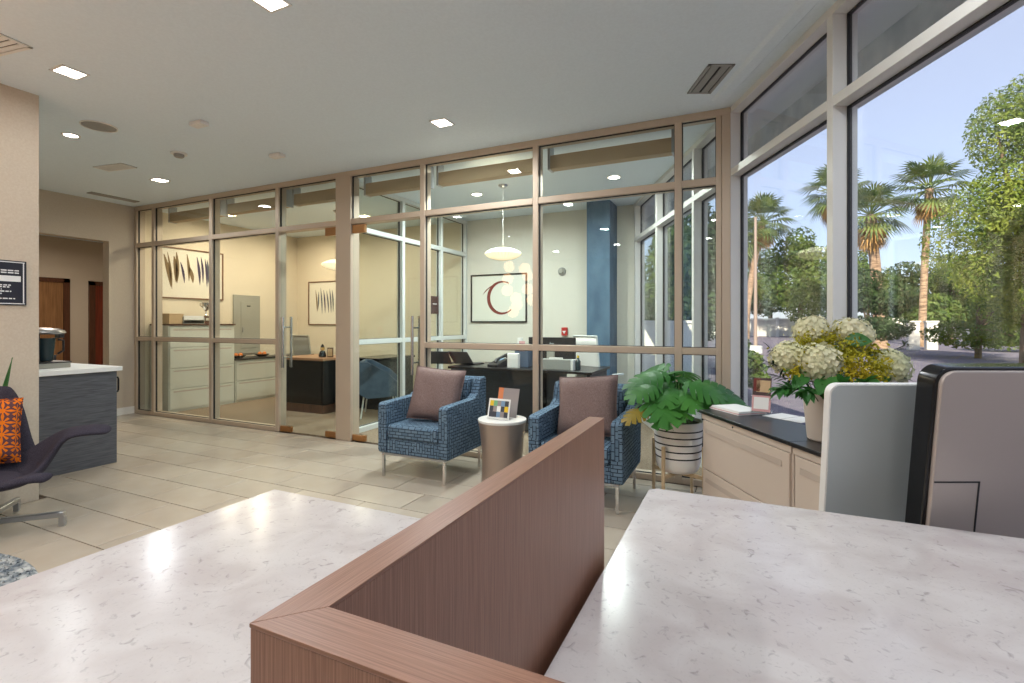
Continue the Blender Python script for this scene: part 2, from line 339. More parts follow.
for k in range(-18, 9):
    y0_ = TY0+TL*k; y1_ = min(y0_+TL, 4.155); ph = -3.684 if k % 2 else -3.989
    j0 = math.floor((-12.0-ph)/TW)
    for j in range(j0, 14):
        x0_ = ph+TW*j; x1_ = x0_+TW
        if y0_ > 1.84-.2 and y1_ > 1.84: xmin = -12.0
        else: xmin = -4.65
        x0_ = max(x0_, xmin); x1_ = min(x1_, wl(y1_)+.02)
        if x1_-x0_ < .03: continue
        if x0_ >= XL-.15 and y0_ > .9:
            t_ = bpy.data.objects.new('tile', tile_mesh(x1_-x0_, y1_-y0_)); COL.objects.link(t_); t_.location = (x0_, y0_, 0); t_.parent = fl
        else: box(stuff, x0_+.002, x1_-.002, y0_+.002, y1_-.002, -.0078, 0)
s_ = obj('tile_field', stuff, 'tile', fl, smooth=0); s_['kind'] = 'stuff'
# ---- ceiling / roof slab
ce = struct('ceiling', prism(nb(), [(-12.3, -4.4), (wl(-4.4)+.1, -4.4), (wl(7.2)+.1, 7.2), (-12.3, 7.2)], 'xy', CEIL, 3.5), 'ceiling_paint', 'light grey painted ceiling with square recessed downlights', 'ceiling', smooth=0)
lip = obj('shade_pocket', prism(nb(), [(-.20, CEIL), (-.17, CEIL-.012), (-.10, CEIL-.012), (-.085, CEIL)], 'xz', -9, -.12), 'ceiling_paint', ce, smooth=0, loc=(P0[0], P0[1], 0), rotz=WA)
# ---- solid walls
struct('wall_left_front', B(-12.3, -4.65, -4.2, 1.83, 0, CEIL), 'wall_beige', 'beige wall behind the lounge chair carrying the black plaque', 'wall', smooth=0)
bm = nb(); box(bm, XL-.15, XL, 3.85, 4.158, 0, CEIL); box(bm, XL-.15, XL, 1.83, 3.85, 2.405, CEIL)
struct('wall_left', bm, 'wall_beige', 'beige wall with a wide opening to the hallway', 'wall', smooth=0)
struct('baseboard_left', B(XL, XL+.012, 3.85, 4.158, 0, .1), 'baseboard_white', 'white baseboard beside the hallway opening', 'baseboard', smooth=0)
struct('wall_hall', B(-12.3, -12.0, 1.83, 7.02, 0, CEIL), 'wall_beige', 'beige hallway wall with two brown doors', 'wall', smooth=0)
struct('wall_rear', B(-12.3, 4.1, -4.4, -4.2, 0, CEIL), 'wall_beige', 'beige wall behind the reception desk', 'wall', smooth=0)
struct('wall_office_left', B(XL-.09, XL, 4.158, YB, 0, CEIL), 'wall_cream', 'cream side wall of the office with filing cabinets', 'wall', smooth=0)
struct('wall_back_left', B(-12.3, XD, YB, 7.2, 0, CEIL), 'wall_cream', 'cream back wall of the office with the feather picture', 'wall', smooth=0)
struct('wall_back_right', prism(nb(), [(XD, YB), (wl(YB)+.1, YB), (wl(7.2)+.1, 7.2), (XD, 7.2)], 'xy', 0, CEIL), 'wall_white', 'white back wall of the office with the red ring picture', 'wall', smooth=0)
cb = struct('column', B(-1.94, -1.62, 6.6, YB, 0, CEIL), 'column_blue', 'blue painted column at the back of the right office', 'column', smooth=0)
# ---- hallway doors
def hall_door(name, y0_, y1_, top, leaf, label):
    t = tag(thing(name, label, 'door', (-12.0, (y0_+y1_)/2, 0)), label, 'door', kind='structure'); hw = (y1_-y0_)/2
    for s in (-1, 1): obj('door_jamb', B(0, .05, s*hw-.05, s*hw+.05, 0, top), 'frame_brown', t)
    obj('door_head', B(0, .05, -hw-.05, hw+.05, top-.08, top), 'frame_brown', t)
    lf = obj('door_leaf', B(.002, .022, -hw+.05, hw-.05, .01, top-.08), leaf, t)
    k = nb(); tube(k, [(.022, hw-.13, 1.0), (.07, hw-.13, 1.0)], .012); tube(k, [(.07, hw-.13, 1.0), (.07, hw-.25, 1.0)], .011)
    obj('door_handle', k, 'chrome', lf)
hall_door('door_3', 4.1, 5.13, 2.15, 'door_tan', 'tan hallway door in a dark brown frame behind the coffee machine')
hall_door('door_4', 5.55, 6.42, 2.13, 'door_red', 'reddish brown hallway door near the glass partition')
# ---- glazed walls
def gasket(x0_, x1_, y0_, y1_, z0_, z1_, axis, t=.005):
    bm = nb(); d = .006
    if axis == 'y':
        for a in ((x0_, x1_, z0_, z0_+t), (x0_, x1_, z1_-t, z1_), (x0_, x0_+t, z0_, z1_), (x1_-t, x1_, z0_, z1_)): box(bm, a[0], a[1], y0_-d, y1_+d, a[2], a[3])
    else:
        for a in ((y0_, y1_, z0_, z0_+t), (y0_, y1_, z1_-t, z1_), (y0_, y0_+t, z0_, z1_), (y1_-t, y1_, z0_, z1_)): box(bm, x0_-d, x1_+d, a[0], a[1], a[2], a[3])
    return bm
D0, D1 = YP, YP+.115; GY0, GY1 = YP+.03, YP+.038
bm = nb(); box(bm, XL, -.087, D0, D1, 2.885, CEIL, .003, 1)
part = struct('wall_glass', bm, 'aluminium', 'glass partition with champagne aluminium mullions across the offices', 'partition')
HM = .0275
mull = [-7.85, -7.44, -6.21, -5.0, -2.93, -1.70, -.47]
for x in mull: obj('mullion', B(x-HM, x+HM, D0, D1, 0, 2.885, .003, 1), 'aluminium', part)
obj('column_post', B(-4.08, -3.865, D0-.004, D1+.02, 0, 2.885, .003, 1), 'aluminium', part)
obj('corner_post', B(-.19, -.15, D0, D1, 0, 2.885, .003, 1), 'aluminium', part); obj('corner_post', B(-.148, -.087, D0-.006, D1, 0, 2.885, .003, 1), 'aluminium', part)
bays = [(-7.8225, -7.4675, 1), (-7.4125, -6.2375, 1), (-6.1825, -5.0275, 1), (-4.9725, -4.08, 0), (-3.865, -2.9575, 0), (-2.9025, -1.7275, 1), (-1.6725, -.4975, 1), (-.4425, -.19, 1)]
for a, c, mid in bays:
    obj('transom', B(a, c, D0, D1, 2.36, 2.418, .003, 1), 'aluminium', part)
    zs = [(2.418, 2.885)]
    if mid:
        obj('rail', B(a, c, D0, D1, 1.035, 1.09, .003, 1), 'aluminium', part); obj('sill', B(a, c, D0, D1, 0, .05, .003, 1), 'aluminium', part)
        zs += [(1.09, 2.36), (.05, 1.035)]
    for z0_, z1_ in zs:
        pn = obj('pane', B(a, c, GY0, GY1, z0_, z1_), 'glass', part, smooth=0); obj('gasket', gasket(a, c, GY0, GY1, z0_, z1_, 'y'), 'dark_gasket', pn, smooth=0)
def glass_door(name, a, c, hx, piv, label, z0_=.76, z1_=1.356):
    t = tag(thing(name, label, 'door', ((a+c)/2, YP+.03, 0)), label, 'door', kind='structure'); hw = (c-a)/2
    obj('pane', B(-hw+.004, hw-.004, 0, .012, .008, 2.352), 'glass', t, smooth=0)
    for s, zz in ((piv, .008), (piv, 2.262), (-piv, .008)):
        e = s*(hw-.006); f = e-s*.17
        obj('patch_fitting', B(min(e, f), max(e, f), -.014, .026, zz, zz+.09 if zz > 1 else zz+.062, .003, 1), 'bronze_patch', t)
    h_ = hx-(a+c)/2
    for s in (-1, 1):
        yy = .006+s*.06; bm = nb(); tube(bm, [(h_, yy, z0_), (h_, yy, z1_)], .0155, 12)
        for zz in (z0_+.12, z1_-.12): tube(bm, [(h_, yy, zz), (h_, .006+s*.006, zz)], .009, 8); 
        obj('pull_handle', bm, 'chrome', t)
glass_door('door_1', -4.9725, -4.08, -4.875, 1, 'frameless glass door of the left office with long pull handles')
glass_door('door_2', -3.865, -2.9575, -3.035, -1, 'frameless glass door of the right office behind the armchair')
# divider between the two offices
bm = nb(); box(bm, XD-.09, XD, D1+.02, YB, 2.885, CEIL, .003, 1)
dv = struct('wall_divider', bm, 'aluminium_cool', 'glazed dividing wall between the two offices', 'partition')
ys = [D1+.05, 5.35, 6.27, YB-.03]
for y in ys: obj('mullion', B(XD-.09, XD, y-.028, y+.028, 0, 2.885, .003, 1), 'aluminium_cool', dv)
for a, c in zip(ys, ys[1:]):
    a += .028; c -= .028
    for z0_, z1_ in ((2.36, 2.42), (1.03, 1.09), (0, .06)): obj('rail', B(XD-.09, XD, a, c, z0_, z1_, .003, 1), 'aluminium_cool', dv)
    for z0_, z1_ in ((2.42, 2.885), (1.09, 2.36), (.06, 1.03)):
        pn = obj('pane', B(XD-.06, XD-.052, a, c, z0_, z1_), 'glass', dv, smooth=0); obj('gasket', gasket(XD-.06, XD-.052, a, c, z0_, z1_, 'x'), 'dark_gasket', pn, smooth=0)
# exterior window wall (its own axes: x outward, y along the wall)
def window_wall(name, y_lo, y_hi, ms, label):
    bm = nb(); box(bm, 0, .13, y_lo, y_hi, 2.893, CEIL, .002, 1)
    o = struct(name, bm, 'aluminium_window', label, 'window', loc=(P0[0], P0[1], 0), rotz=WA)
    for y in ms: obj('mullion', B(0, .13, y-.025, y+.025, 0, 2.893, .002, 1), 'aluminium_window', o)
    for a, c in zip(ms, ms[1:]):
        a += .025; c -= .025
        obj('transom', B(0, .13, a, c, 2.41, 2.464, .002, 1), 'aluminium_window', o); obj('sill', B(0, .13, a, c, 0, .09, .002, 1), 'aluminium_window', o)
        for z0_, z1_ in ((2.464, 2.893), (.09, 2.41)):
            pn = obj('pane', B(.08, .09, a, c, z0_, z1_), 'window_glass', o, smooth=0); obj('gasket', gasket(.08, .09, a, c, z0_, z1_, 'x', .008), 'dark_gasket', pn, smooth=0)
    return o
window_wall('window_1', -9.2, .0, [-8.46-.7, -8.46+.01, -7.25, -6.04, -4.83, -3.62, -2.41, -1.2, .02], 'floor to ceiling aluminium window wall along the lobby')
window_wall('window_2', .05, 3.22, [.06, .81, 2.02, 3.05], 'floor to ceiling aluminium window wall of the right office')
# roof overhang outside
ov = struct('trim_1', B(.10, .62, -9.6, 5, 3.06, 3.5), 'white_paint', 'pale soffit of the roof overhang outside the windows', 'soffit', smooth=0, loc=(P0[0], P0[1], 0), rotz=WA)
struct('trim_2', B(.60, .85, -9.6, 5, 2.846, 3.5), 'concrete', 'grey concrete edge beam of the roof overhang', 'beam', smooth=0, loc=(P0[0], P0[1], 0), rotz=WA)
# ---- roller shade cassettes inside the partition
SHL = ['leftmost roller shade cassette above the tall filing cabinet', 'roller shade cassette above the low filing cabinets', 'roller shade cassette above the left glass door',
       'roller shade cassette above the right glass door', 'roller shade cassette in front of the saucer pendant', 'rightmost roller shade cassette near the blue column']
for (a, c, _), lb in zip([bays[1], bays[2], bays[3], bays[4], bays[5], bays[6]], SHL):
    t = thing('roller_shade', lb, 'roller shade', ((a+c)/2, 4.39, 2.715), 0, 'roller shades behind the glass partition'); hw = (c-a)/2-.03
    obj('shade_roll', B(-hw, hw, -.05, .05, 0, .13, .012, 2), 'shade_fabric', t)
    for s in (-1, 1): obj('bracket', B(s*(hw-.004)-.012, s*(hw-.004)+.012, -.055, .055, -.005, CEIL-2.715, .002, 1), 'steel', t)
# ---- ceiling fixtures
def downlight(x, y, lb, s=.125, col=(.93, .975, 1), panel='light_panel', wt=LAMP_W, rot=0, z=CEIL, rnd=False):
    t = thing('downlight', lb, 'ceiling light', (x, y, z-.006), rot, 'recessed ceiling downlights'); h_ = s/2
    bm = nb()
    if rnd: lathe(bm, [(h_, 0), (h_+.018, 0), (h_+.018, .006), (h_, .006), (h_, 0)], 24); obj('trim_ring', bm, 'white_plastic', t); obj('lens', lathe(nb(), [(0, .001), (h_, .001), (h_, .005), (0, .005)], 24), panel, t)
    else:
        for q in ((-h_-.015, h_+.015, -h_-.015, -h_), (-h_-.015, h_+.015, h_, h_+.015), (-h_-.015, -h_, -h_, h_), (h_, h_+.015, -h_, h_)): box(bm, *q, 0, .006)
        obj('trim_ring', bm, 'white_plastic', t); obj('lens', B(-h_, h_, -h_, h_, .001, .005), panel, t)
    area('lamp', (0, 0, -.004), s*.9, wt, col, t, 'DISK' if rnd else 'SQUARE')
    return t
LB = {(-4.024, 1.743): 'square downlight above the lounge chair wall', (-5.365, 2.331): 'small round downlight near the ceiling speaker', (-6.119, 3.499): 'square downlight nearest the left end of the partition',
      (-2.253, 3.477): 'square downlight above the first blue armchair', (-2.202, 1.785): 'square downlight at the top edge of the ceiling in view'}
for (x, y), lb in LB.items(): downlight(x, y, lb, *((.10,) if x == -5.365 else ()), rnd=(x == -5.365), wt=LAMP_W*(.12 if x == -5.365 else (.22 if x == -4.024 else (.55 if x == -6.119 else 1))))
for i, (x, y) in enumerate([(.3, 1.8), (-.4, -.2), (-2.2, -.2), (-4.0, -.2), (1.2, -2.0), (-.6, -2.0), (-2.4, -2.0), (-3.9, -2.4)]):
    downlight(x, y, 'square downlight in the ceiling behind the reception desk', wt=LAMP_W*.7)
OF = [(-6.188, 4.86, 'left office square downlight nearest the partition', False), (-7.129, 5.085, 'left office downlight above the tall cabinet', False), (-7.0, 6.2, 'left office downlight near the far corner', False), (-5.3, 6.0, 'left office downlight beside the column', False)]
for x, y, lb, rn in OF: downlight(x, y, lb, .125, (1, .85, .66), 'office_panel', LAMP_W*.78, rnd=rn)
OF = [(-2.302, 4.70, 'right office square downlight above the armchair', False), (-1.166, 4.922, 'round downlight in the right office nearest the glass', True), (-1.326, 5.596, 'round downlight in the right office nearest the blue column', True), (-3.1, 5.6, 'right office downlight in front of the red ring picture', True)]
for x, y, lb, rn in OF: downlight(x, y, lb, .125, (.94, 1, .98), 'light_panel', LAMP_W*(.6 if x > -2 else 2.2), rnd=rn)
downlight(-10.0, 4.2, 'hallway downlight beyond the beige opening', .15, (1, .88, .74), 'office_panel', LAMP_W*2.4)
t = thing('ceiling_speaker', 'round perforated speaker grille in the ceiling', 'speaker', (-4.906, 2.324, CEIL-.008))
obj('grille', lathe(nb(), [(0, 0), (.105, 0), (.118, .008), (0, .008)], 36), 'vent_grey', t); obj('trim_ring', lathe(nb(), [(.118, 0), (.126, 0), (.126, .008), (.118, .008), (.118, 0)], 36), 'white_plastic', t)
t = thing('smoke_detector', 'small round smoke detector on the lobby ceiling', 'detector', (-4.979, 3.021, CEIL-.045))
obj('base', lathe(nb(), [(0, .03), (.07, .03), (.07, .045), (0, .045)], 24), 'white_plastic', t); obj('sensor_cap', lathe(nb(), [(0, 0), (.035, .002), (.045, .012), (.045, .03), (0, .03)], 20), 'vent_grey', t)
for x, y, lb in ((-4.062, 2.625, 'white emergency light box on the ceiling beside the detector'), (-4.138, 3.444, 'white ceiling sensor box near the middle of the partition')):
    t = thing('ceiling_sensor', lb, 'sensor', (x, y, CEIL-.035)); obj('housing', B(-.075, .075, -.04, .04, 0, .035, .01, 2), 'white_plastic', t); obj('lens_strip', B(-.05, .05, -.012, .012, -.004, .003), 'white_plastic', t)
def vent(lb, loc, rot, L_, W_, n, m_='vent_grey'):
    t = thing('ceiling_vent', lb, 'air vent', loc, rot); bm = nb(); e = .02
    for q in ((-L_/2, L_/2, -W_/2, -W_/2+e), (-L_/2, L_/2, W_/2-e, W_/2), (-L_/2, -L_/2+e, -W_/2, W_/2), (L_/2-e, L_/2, -W_/2, W_/2)): box(bm, *q, 0, .008)
    obj('frame', bm, m_, t); obj('backing', B(-L_/2, L_/2, -W_/2, W_/2, .006, .008), 'vent_dark', t)
    for k in range(n):
        y = -W_/2+e+(W_-2*e)*(k+.5)/n; wd = (W_-2*e)/n*.36; obj('blade', B(-L_/2+e, L_/2-e, y-wd, y+wd, .001, .006), m_, t)
vent('short slotted air vent in the ceiling by the round speaker', (-6.042, 3.006, CEIL-.008), R(8), .42, .16, 4, 'white_plastic')
vent('long linear air diffuser along the hallway opening wall', (-7.5, 3.72, CEIL-.008), R(90), .55, .12, 2)
vent('linear air diffuser in the ceiling beside the window wall', (-.205, 3.625, CEIL-.008), WA+R(90), .40, .17, 2)
vent('air vent at the far left edge of the ceiling', (-4.1, 1.36, CEIL-.008), R(8), .5, .2, 4, 'white_plastic')
# ================================================================ FOREGROUND DESKS
t = thing('reception_counter', 'white quartz counter on the left, lower than the wood screen', 'counter', (-.84, .6, 0))
obj('countertop', box(nb(), -.505, .511, -.62, .51, .725, .76, .004, 2), 'quartz', t)
obj('front_panel', B(-.47, .50, .44, .47, 0, .725), 'walnut_z', t); obj('side_panel', B(-.47, -.44, -.6, .44, 0, .725), 'walnut_z', t)
t = thing('reception_screen', 'brown walnut L-shaped screen panel between the quartz counters', 'screen', (-.31, .6, 0))
obj('side_panel', B(-.0105, .0245, -.3165, .511, 0, 1.0665, .0006, 1), 'walnut_z', t)
obj('front_panel', B(-.0105, 1.1, -.356, -.3170, 0, 1.0665, .0006, 1), 'walnut_z', t)
obj('top_edge', prism(nb(), [(-.0110, -.3565), (.0250, -.3165), (.0250, .5115), (-.0110, .5115)], 'xy', 1.0667, 1.07, .0006), 'walnut_y', t)
obj('top_edge', prism(nb(), [(-.0108, -.3566), (1.1, -.3566), (1.1, -.3167), (.0250, -.3167)], 'xy', 1.0667, 1.07, .0006), 'walnut_x', t)
obj('ledge', B(.025, .075, -.30, .56, .68, .722, .001, 1), 'walnut_y', t)
t = thing('reception_desk', 'white quartz desk on the right, running to the window side', 'desk', (.3, 1.0, 0))
poly = [(-.57, -.69)]+[(.62, -.69), (.62, .625)]+[(-.57+.03-.03*math.sin(a), .625-.03+.03*math.cos(a)) for a in [R(90*k/5) for k in range(6)]]
obj('countertop', prism(nb(), poly, 'xy', .725, .76, .003), 'quartz', t)
obj('base_panel', B(-.46, .55, .35, .38, 0, .725), 'walnut_z', t); obj('end_panel', B(-.46, -.43, -.65, .35, 0, .725), 'walnut_z', t)
# computers behind the right desk, square to the visitor's view
def cv(r, d): return (r*CS-d*SN, r*SN+d*CS, 0)
t = thing('work_shelf', 'low white work shelf behind the quartz desk carrying the monitors', 'shelf', cv(1.235, 1.56), TH)
obj('shelf_top', B(-.37, .37, -.16, .17, .585, .61, .004, 1), 'white_plastic', t)
for sx_ in (-.33, .33): obj('leg', B(sx_-.02, sx_+.02, -.1, .12, 0, .585), 'steel', t)
def tiltM(z, a): return Matrix.Translation((0, 0, z)) @ Matrix.Rotation(R(a), 4, 'X') @ Matrix.Translation((0, 0, -z))
def monitor(name, label, r, d, w_, h_, zt, tilt, kind):
    lx, ly, _ = cv(r, d); t = thing(name, label, 'monitor', (lx, ly, .61), TH); zt -= .61; zc = zt-h_/2
    M = tiltM(zc, tilt)
    if kind == 'thick':
        bm = nb(); prism(bm, rrect(w_, h_, .045, 7, 0, zc), 'xz', .0, .06, .006); bmesh.ops.transform(bm, matrix=M, verts=bm.verts[:]); obj('casing', bm, 'black_gloss', t)
        bm = nb(); prism(bm, rrect(w_-.018, h_-.018, .038, 7, 0, zc), 'xz', -.012, .004, .005); bmesh.ops.transform(bm, matrix=M, verts=bm.verts[:]); bk = obj('back_cover', bm, 'silver_back', t)
        bm = nb(); x0_ = -w_/2+.012; z0_ = zt-.305
        box(bm, x0_, x0_+.118, -.0135, -.0115, z0_-.002, z0_+.002); box(bm, x0_+.116, x0_+.120, -.0135, -.0115, zt-h_+.02, z0_+.002); bmesh.ops.transform(bm, matrix=M, verts=bm.verts[:]); obj('port_cover_seam', bm, 'black_plastic', bk)
    else:
        bm = nb(); prism(bm, rrect(w_, h_, .03, 7, 0, zc), 'xz', .0, .028, .004); bmesh.ops.transform(bm, matrix=M, verts=bm.verts[:]); obj('casing', bm, 'white_plastic', t)
        bm = nb(); prism(bm, rrect(w_-.009, h_-.009, .027, 7, 0, zc), 'xz', -.002, .004); bmesh.ops.transform(bm, matrix=M, verts=bm.verts[:]); obj('back_cover', bm, 'silver_mesh', t)
    bm = nb(); prism(bm, rrect(w_-.03, h_-.03, .02, 5, 0, zc), 'xz', .058 if kind == 'thick' else .026, .062 if kind == 'thick' else .030); bmesh.ops.transform(bm, matrix=M, verts=bm.verts[:]); obj('screen', bm, 'screen_dark', t)
    obj('stand', B(-.04, .04, .03, .05, .01, zc), 'steel', t); obj('foot', B(-.11, .11, -.05, .11, 0, .012, .004, 1), 'steel', t)
monitor('monitor', 'near monitor seen from behind, silver back in a thick black casing', 1.350, 1.315, .50, .50, 1.172, 6, 'thick')
monitor('monitor', 'thin monitor seen from behind, grey back with a white rim', 1.180, 1.47, .50, .45, 1.107, 4.5, 'thin')
# ================================================================ FILES BY THE WINDOW
FR = TH+R(6.32); FL = rd(701.5, 411.8, 3.16)
def flp(x, y, z=0): return (FL.x+x*math.cos(FR)-y*math.sin(FR), FL.y+x*math.sin(FR)+y*math.cos(FR), z)
def lateral(label, y0_, y1_):
    t = thing('file_cabinet', label, 'file cabinet', flp(0, y0_), FR, 'putty file cabinets by the window'); L_ = y0_-y1_
    obj('body', B(.012, .31, -L_+.002, -.002, 0, .715, .002, 1), 'file_putty', t)
    lk = obj('top_band', B(0, .013, -L_+.004, -.004, .68, .714, .001, 1), 'file_putty', t)
    if L_ > .6: obj('lock', tube(nb(), [(-.003, -.36, .697), (.005, -.36, .697)], .006, 10), 'black_metal', lk)
    for z0_, z1_ in ((.375, .675), (.06, .368)):
        d_ = obj('drawer', B(0, .013, -L_+.018, -.018, z0_, z1_, .002, 1), 'file_putty', t)
        obj('pull', prism(nb(), [(-.004, z1_-.075), (-.0015, z1_-.048), (.004, z1_-.048), (.004, z1_-.075)], 'xz', -L_+.07, -.055), 'file_recess', d_, smooth=0)  # darker putty strip paints the shade of a recessed pull
lateral('two-drawer putty lateral file beside the striped plant pot', 0, -.857); lateral('narrow putty file pedestal under the flower vase', -.86, -1.275)
tp = thing('cabinet_top', 'black top running along the putty file cabinets', 'worktop', flp(0, 0, .715), FR)
obj('top_board', B(-.014, .32, -.857, .006, 0, .02, .002, 1), 'black_top', tp); obj('top_board', B(-.014, .32, -1.285, -.8585, 0, .02, .002, 1), 'black_top', tp)
# papers, brochure holder
def px_on(x, y, z): 
    d = 497*(EYE-z)/(y-323); v = rd(x, y, d); return v
ZT = .7352
v = px_on(737, 411, ZT); t = thing('brochure_stack', 'stack of pale brochures at the end of the black file top', 'papers', (v.x, v.y, ZT), FR+R(8))
for k in range(5): obj('booklet', B(-.10+.002*k, .10-.003*k, -.135, .135-.004*k, .0045*k, .0045*k+.004), 'card_pink' if k == 1 else 'paper', t, smooth=0)
v = px_on(775, 416, ZT); t = thing('leaflet', 'single white leaflet lying beside the brochure holder', 'papers', (v.x+.08, v.y-.03, ZT), FR+R(20))
obj('sheet', B(-.09, .09, -.12, .12, 0, .002), 'paper', t, smooth=0); obj('fold', B(-.09, .09, -.002, .002, .002, .0026), 'card_grey', t, smooth=0)
v = px_on(757, 417, ZT); t = thing('brochure_holder', 'clear acrylic holder with a photo card by the window', 'holder', (v.x+.02, v.y+.02, ZT+.024), TH+R(-38))
M = Matrix.Rotation(R(-14), 4, 'X')
bm = nb(); box(bm, -.055, .055, 0, .004, 0, .215); bmesh.ops.transform(bm, matrix=M, verts=bm.verts[:]); box(bm, -.055, .055, .0, .09, 0, .004); obj('acrylic_sheet', bm, 'acrylic', t, smooth=0)
bm = nb(); box(bm, -.05, .05, -.003, -.001, .006, .205); bmesh.ops.transform(bm, matrix=M, verts=bm.verts[:]); cdp = obj('card', bm, 'card_pink', t, smooth=0)
for q, mm in (((-.05, .05, .10, .205), 'sign_brown'), ((-.03, .045, .12, .19), 'tan_book'), ((-.045, -.01, .125, .2), 'ink_red'), ((-.04, .04, .02, .09), 'paper')):
    bm = nb(); o_ = {'sign_brown': .0036, 'tan_book': .0042, 'ink_red': .0042, 'paper': .0036}[mm]; box(bm, q[0], q[1], -o_, -.003, q[2], q[3]); bmesh.ops.transform(bm, matrix=M, verts=bm.verts[:]); obj('print', bm, mm, cdp, smooth=0)
# vase with flowers
VD = 2.32; vb = px_on(829, 440, ZT)
t = thing('vase', 'pale stone planter vase holding the hydrangeas', 'vase', (vb.x, vb.y, ZT))
obj('body', lathe(nb(), [(0, 0), (.084, 0), (.09, .006), (.108, .205), (.108, .215), (.10, .215), (.094, .19), (.0, .19)], 32), 'planter_stone', t)
obj('rim', lathe(nb(), [(.1, .2152), (.108, .2152), (.108, .222), (.1, .222), (.1, .2152)], 32), 'planter_stone', t)
mouth = Vector((vb.x, vb.y, ZT+.2))
def floret_head(bm, c, r, n, ax, flat=.85):
    rnd = random.Random(int(c.x*1e4) % 9973); u, v_ = frame_of(ax)
    for i in range(n):
        z = 1-1.75*(i+.5)/n; ph = i*2.39996; rr = math.sqrt(max(0, 1-z*z))
        nrm = (u*math.cos(ph)+v_*math.sin(ph))*rr+ax*z; nrm.normalize()
        p = c+nrm*r*(rnd.uniform(.90, 1.04)); p -= ax*(p-c).dot(ax)*(1-flat)
        nrm = (nrm+Vector((rnd.uniform(-.4, .4), rnd.uniform(-.4, .4), rnd.uniform(-.4, .4)))).normalized()
        a, b_ = frame_of(nrm); an = rnd.uniform(0, 1.57); s = rnd.uniform(.0125, .0175)
        c0 = bm.verts.new(p)
        for k in range(4):
            q = an+k*math.pi/2; d1 = a*math.cos(q)+b_*math.sin(q); sd = a*-math.sin(q)+b_*math.cos(q)
            bm.faces.new((c0, bm.verts.new(p+d1*s*.55-sd*s*.5+nrm*.001), bm.verts.new(p+d1*s+nrm*.003), bm.verts.new(p+d1*s*.55+sd*s*.5+nrm*.001)))
    ball(bm, c-ax*.004, r*.80, 14, 9)
def leaf_blade(bm, base, d, up, L_, W_, bend=.3, n=5):
    d = d.normalized(); side = d.cross(up).normalized(); up = side.cross(d).normalized(); rows = []
    for i in range(n+1):
        s = i/n; wv = W_*math.sin(math.pi*min(1, s*.93+.07))**.8*(1-.25*s); c = base+d*L_*s-up*bend*L_*s*s
        rows.append([c-side*wv*.5+up*wv*.12, c, c+side*wv*.5+up*wv*.12])
    surf(bm, rows)
HY = [(818, 363, 2.2, .092, 'cream hydrangea at the front centre of the bouquet'), (788, 358, 2.28, .08, 'cream hydrangea on the left side of the bouquet facing the window'), (811, 331, 2.42, .082, 'cream hydrangea at the back left top of the bouquet'),
      (852, 335, 2.38, .094, 'largest cream hydrangea at the top right of the bouquet'), (892, 366, 2.28, .082, 'cream hydrangea on the right, above the thin monitor')]
ctr = mouth+Vector((0, 0, .02))
for x, y, d, r, lb in HY:
    c = rd(x, y, d); ax = (c-ctr); ax.z += .05; ax = (ax.normalized()+(Vector((0, 0, EYE))-c).normalized()*.55).normalized()
    t = thing('hydrangea', lb, 'flower', mouth, 0, 'hydrangeas in the stone vase'); c = c-mouth
    bm = nb(); floret_head(bm, c, r, 125, ax); obj('bloom', bm, 'hydrangea', t, smooth=0)
    k0 = Vector(((x-830)*.0008, 0, -.15)); obj('stem', tube(nb(), [k0, k0*.2+Vector((c.x*.25, c.y*.25, .02)), c-ax*r*.7], .004, 6), 'bouquet_leaf', t)
    for j in range(6):
        a = j*1.7+x; dd = Vector((math.cos(a), math.sin(a), .25)); bm = nb(); leaf_blade(bm, c-ax*r*.95, (dd-ax*.15), Vector((0, 0, 1)), .14, .09, .35); obj('leaf', bm, 'bouquet_leaf', t)
rs = random.Random(3)
GP = [(799, 346, 2.3), (797, 371, 2.2), (804, 341, 2.3), (830, 340, 2.34), (842, 352, 2.26), (848, 358, 2.2), (857, 352, 2.25), (868, 362, 2.2), (861, 374, 2.12), (876, 375, 2.15), (850, 373, 2.12), (820, 336, 2.36), (838, 330, 2.4), (872, 350, 2.3), (850, 342, 2.28), (818, 340, 2.36), (800, 352, 2.25), (880, 366, 2.2), (855, 365, 2.14)]
for i, (x, y, d) in enumerate(GP):
    c = rd(x, y, d)-mouth; t = thing('goldenrod', 'yellow goldenrod spray tucked between the hydrangeas', 'flower', mouth, 0, 'goldenrod sprays in the bouquet')
    obj('stem', tube(nb(), [(0, 0, -.1), (c.x*.4, c.y*.4, c.z*.55), c], .002, 5), 'bouquet_leaf', t)
    bm = nb()
    for k in range(120):
        s = rs.random(); p = c+Vector((rs.gauss(0, .024), rs.gauss(0, .024), rs.gauss(-.006, .020)))*(.5+s); sz = rs.uniform(.005, .009)
        a, b_ = frame_of(Vector((rs.gauss(0, 1), rs.gauss(0, 1), rs.gauss(0, 1)+.2))); q = rs.random()*6
        bm.faces.new([bm.verts.new(p+(a*math.cos(q+h)+b_*math.sin(q+h))*sz*(1.5 if h in (0, 3.14) else .7)) for h in (0, 1.57, 3.14, 4.71)])
    o_ = obj('spray', bm, 'goldenrod', t, smooth=0); o_['kind'] = 'stuff'
SPL = ['thin dark sprig reaching left toward the window, uppermost of three', 'thin dark sprig reaching left toward the window, middle of three', 'thin dark sprig reaching left toward the window, lowest of three', 'thin dark sprig rising above the rightmost hydrangea',
       'leafy green sprig hanging at the lower left of the bouquet', 'leafy green sprig over the left rim of the vase', 'leafy green sprig over the middle of the vase rim', 'leafy green sprig over the right rim of the vase']
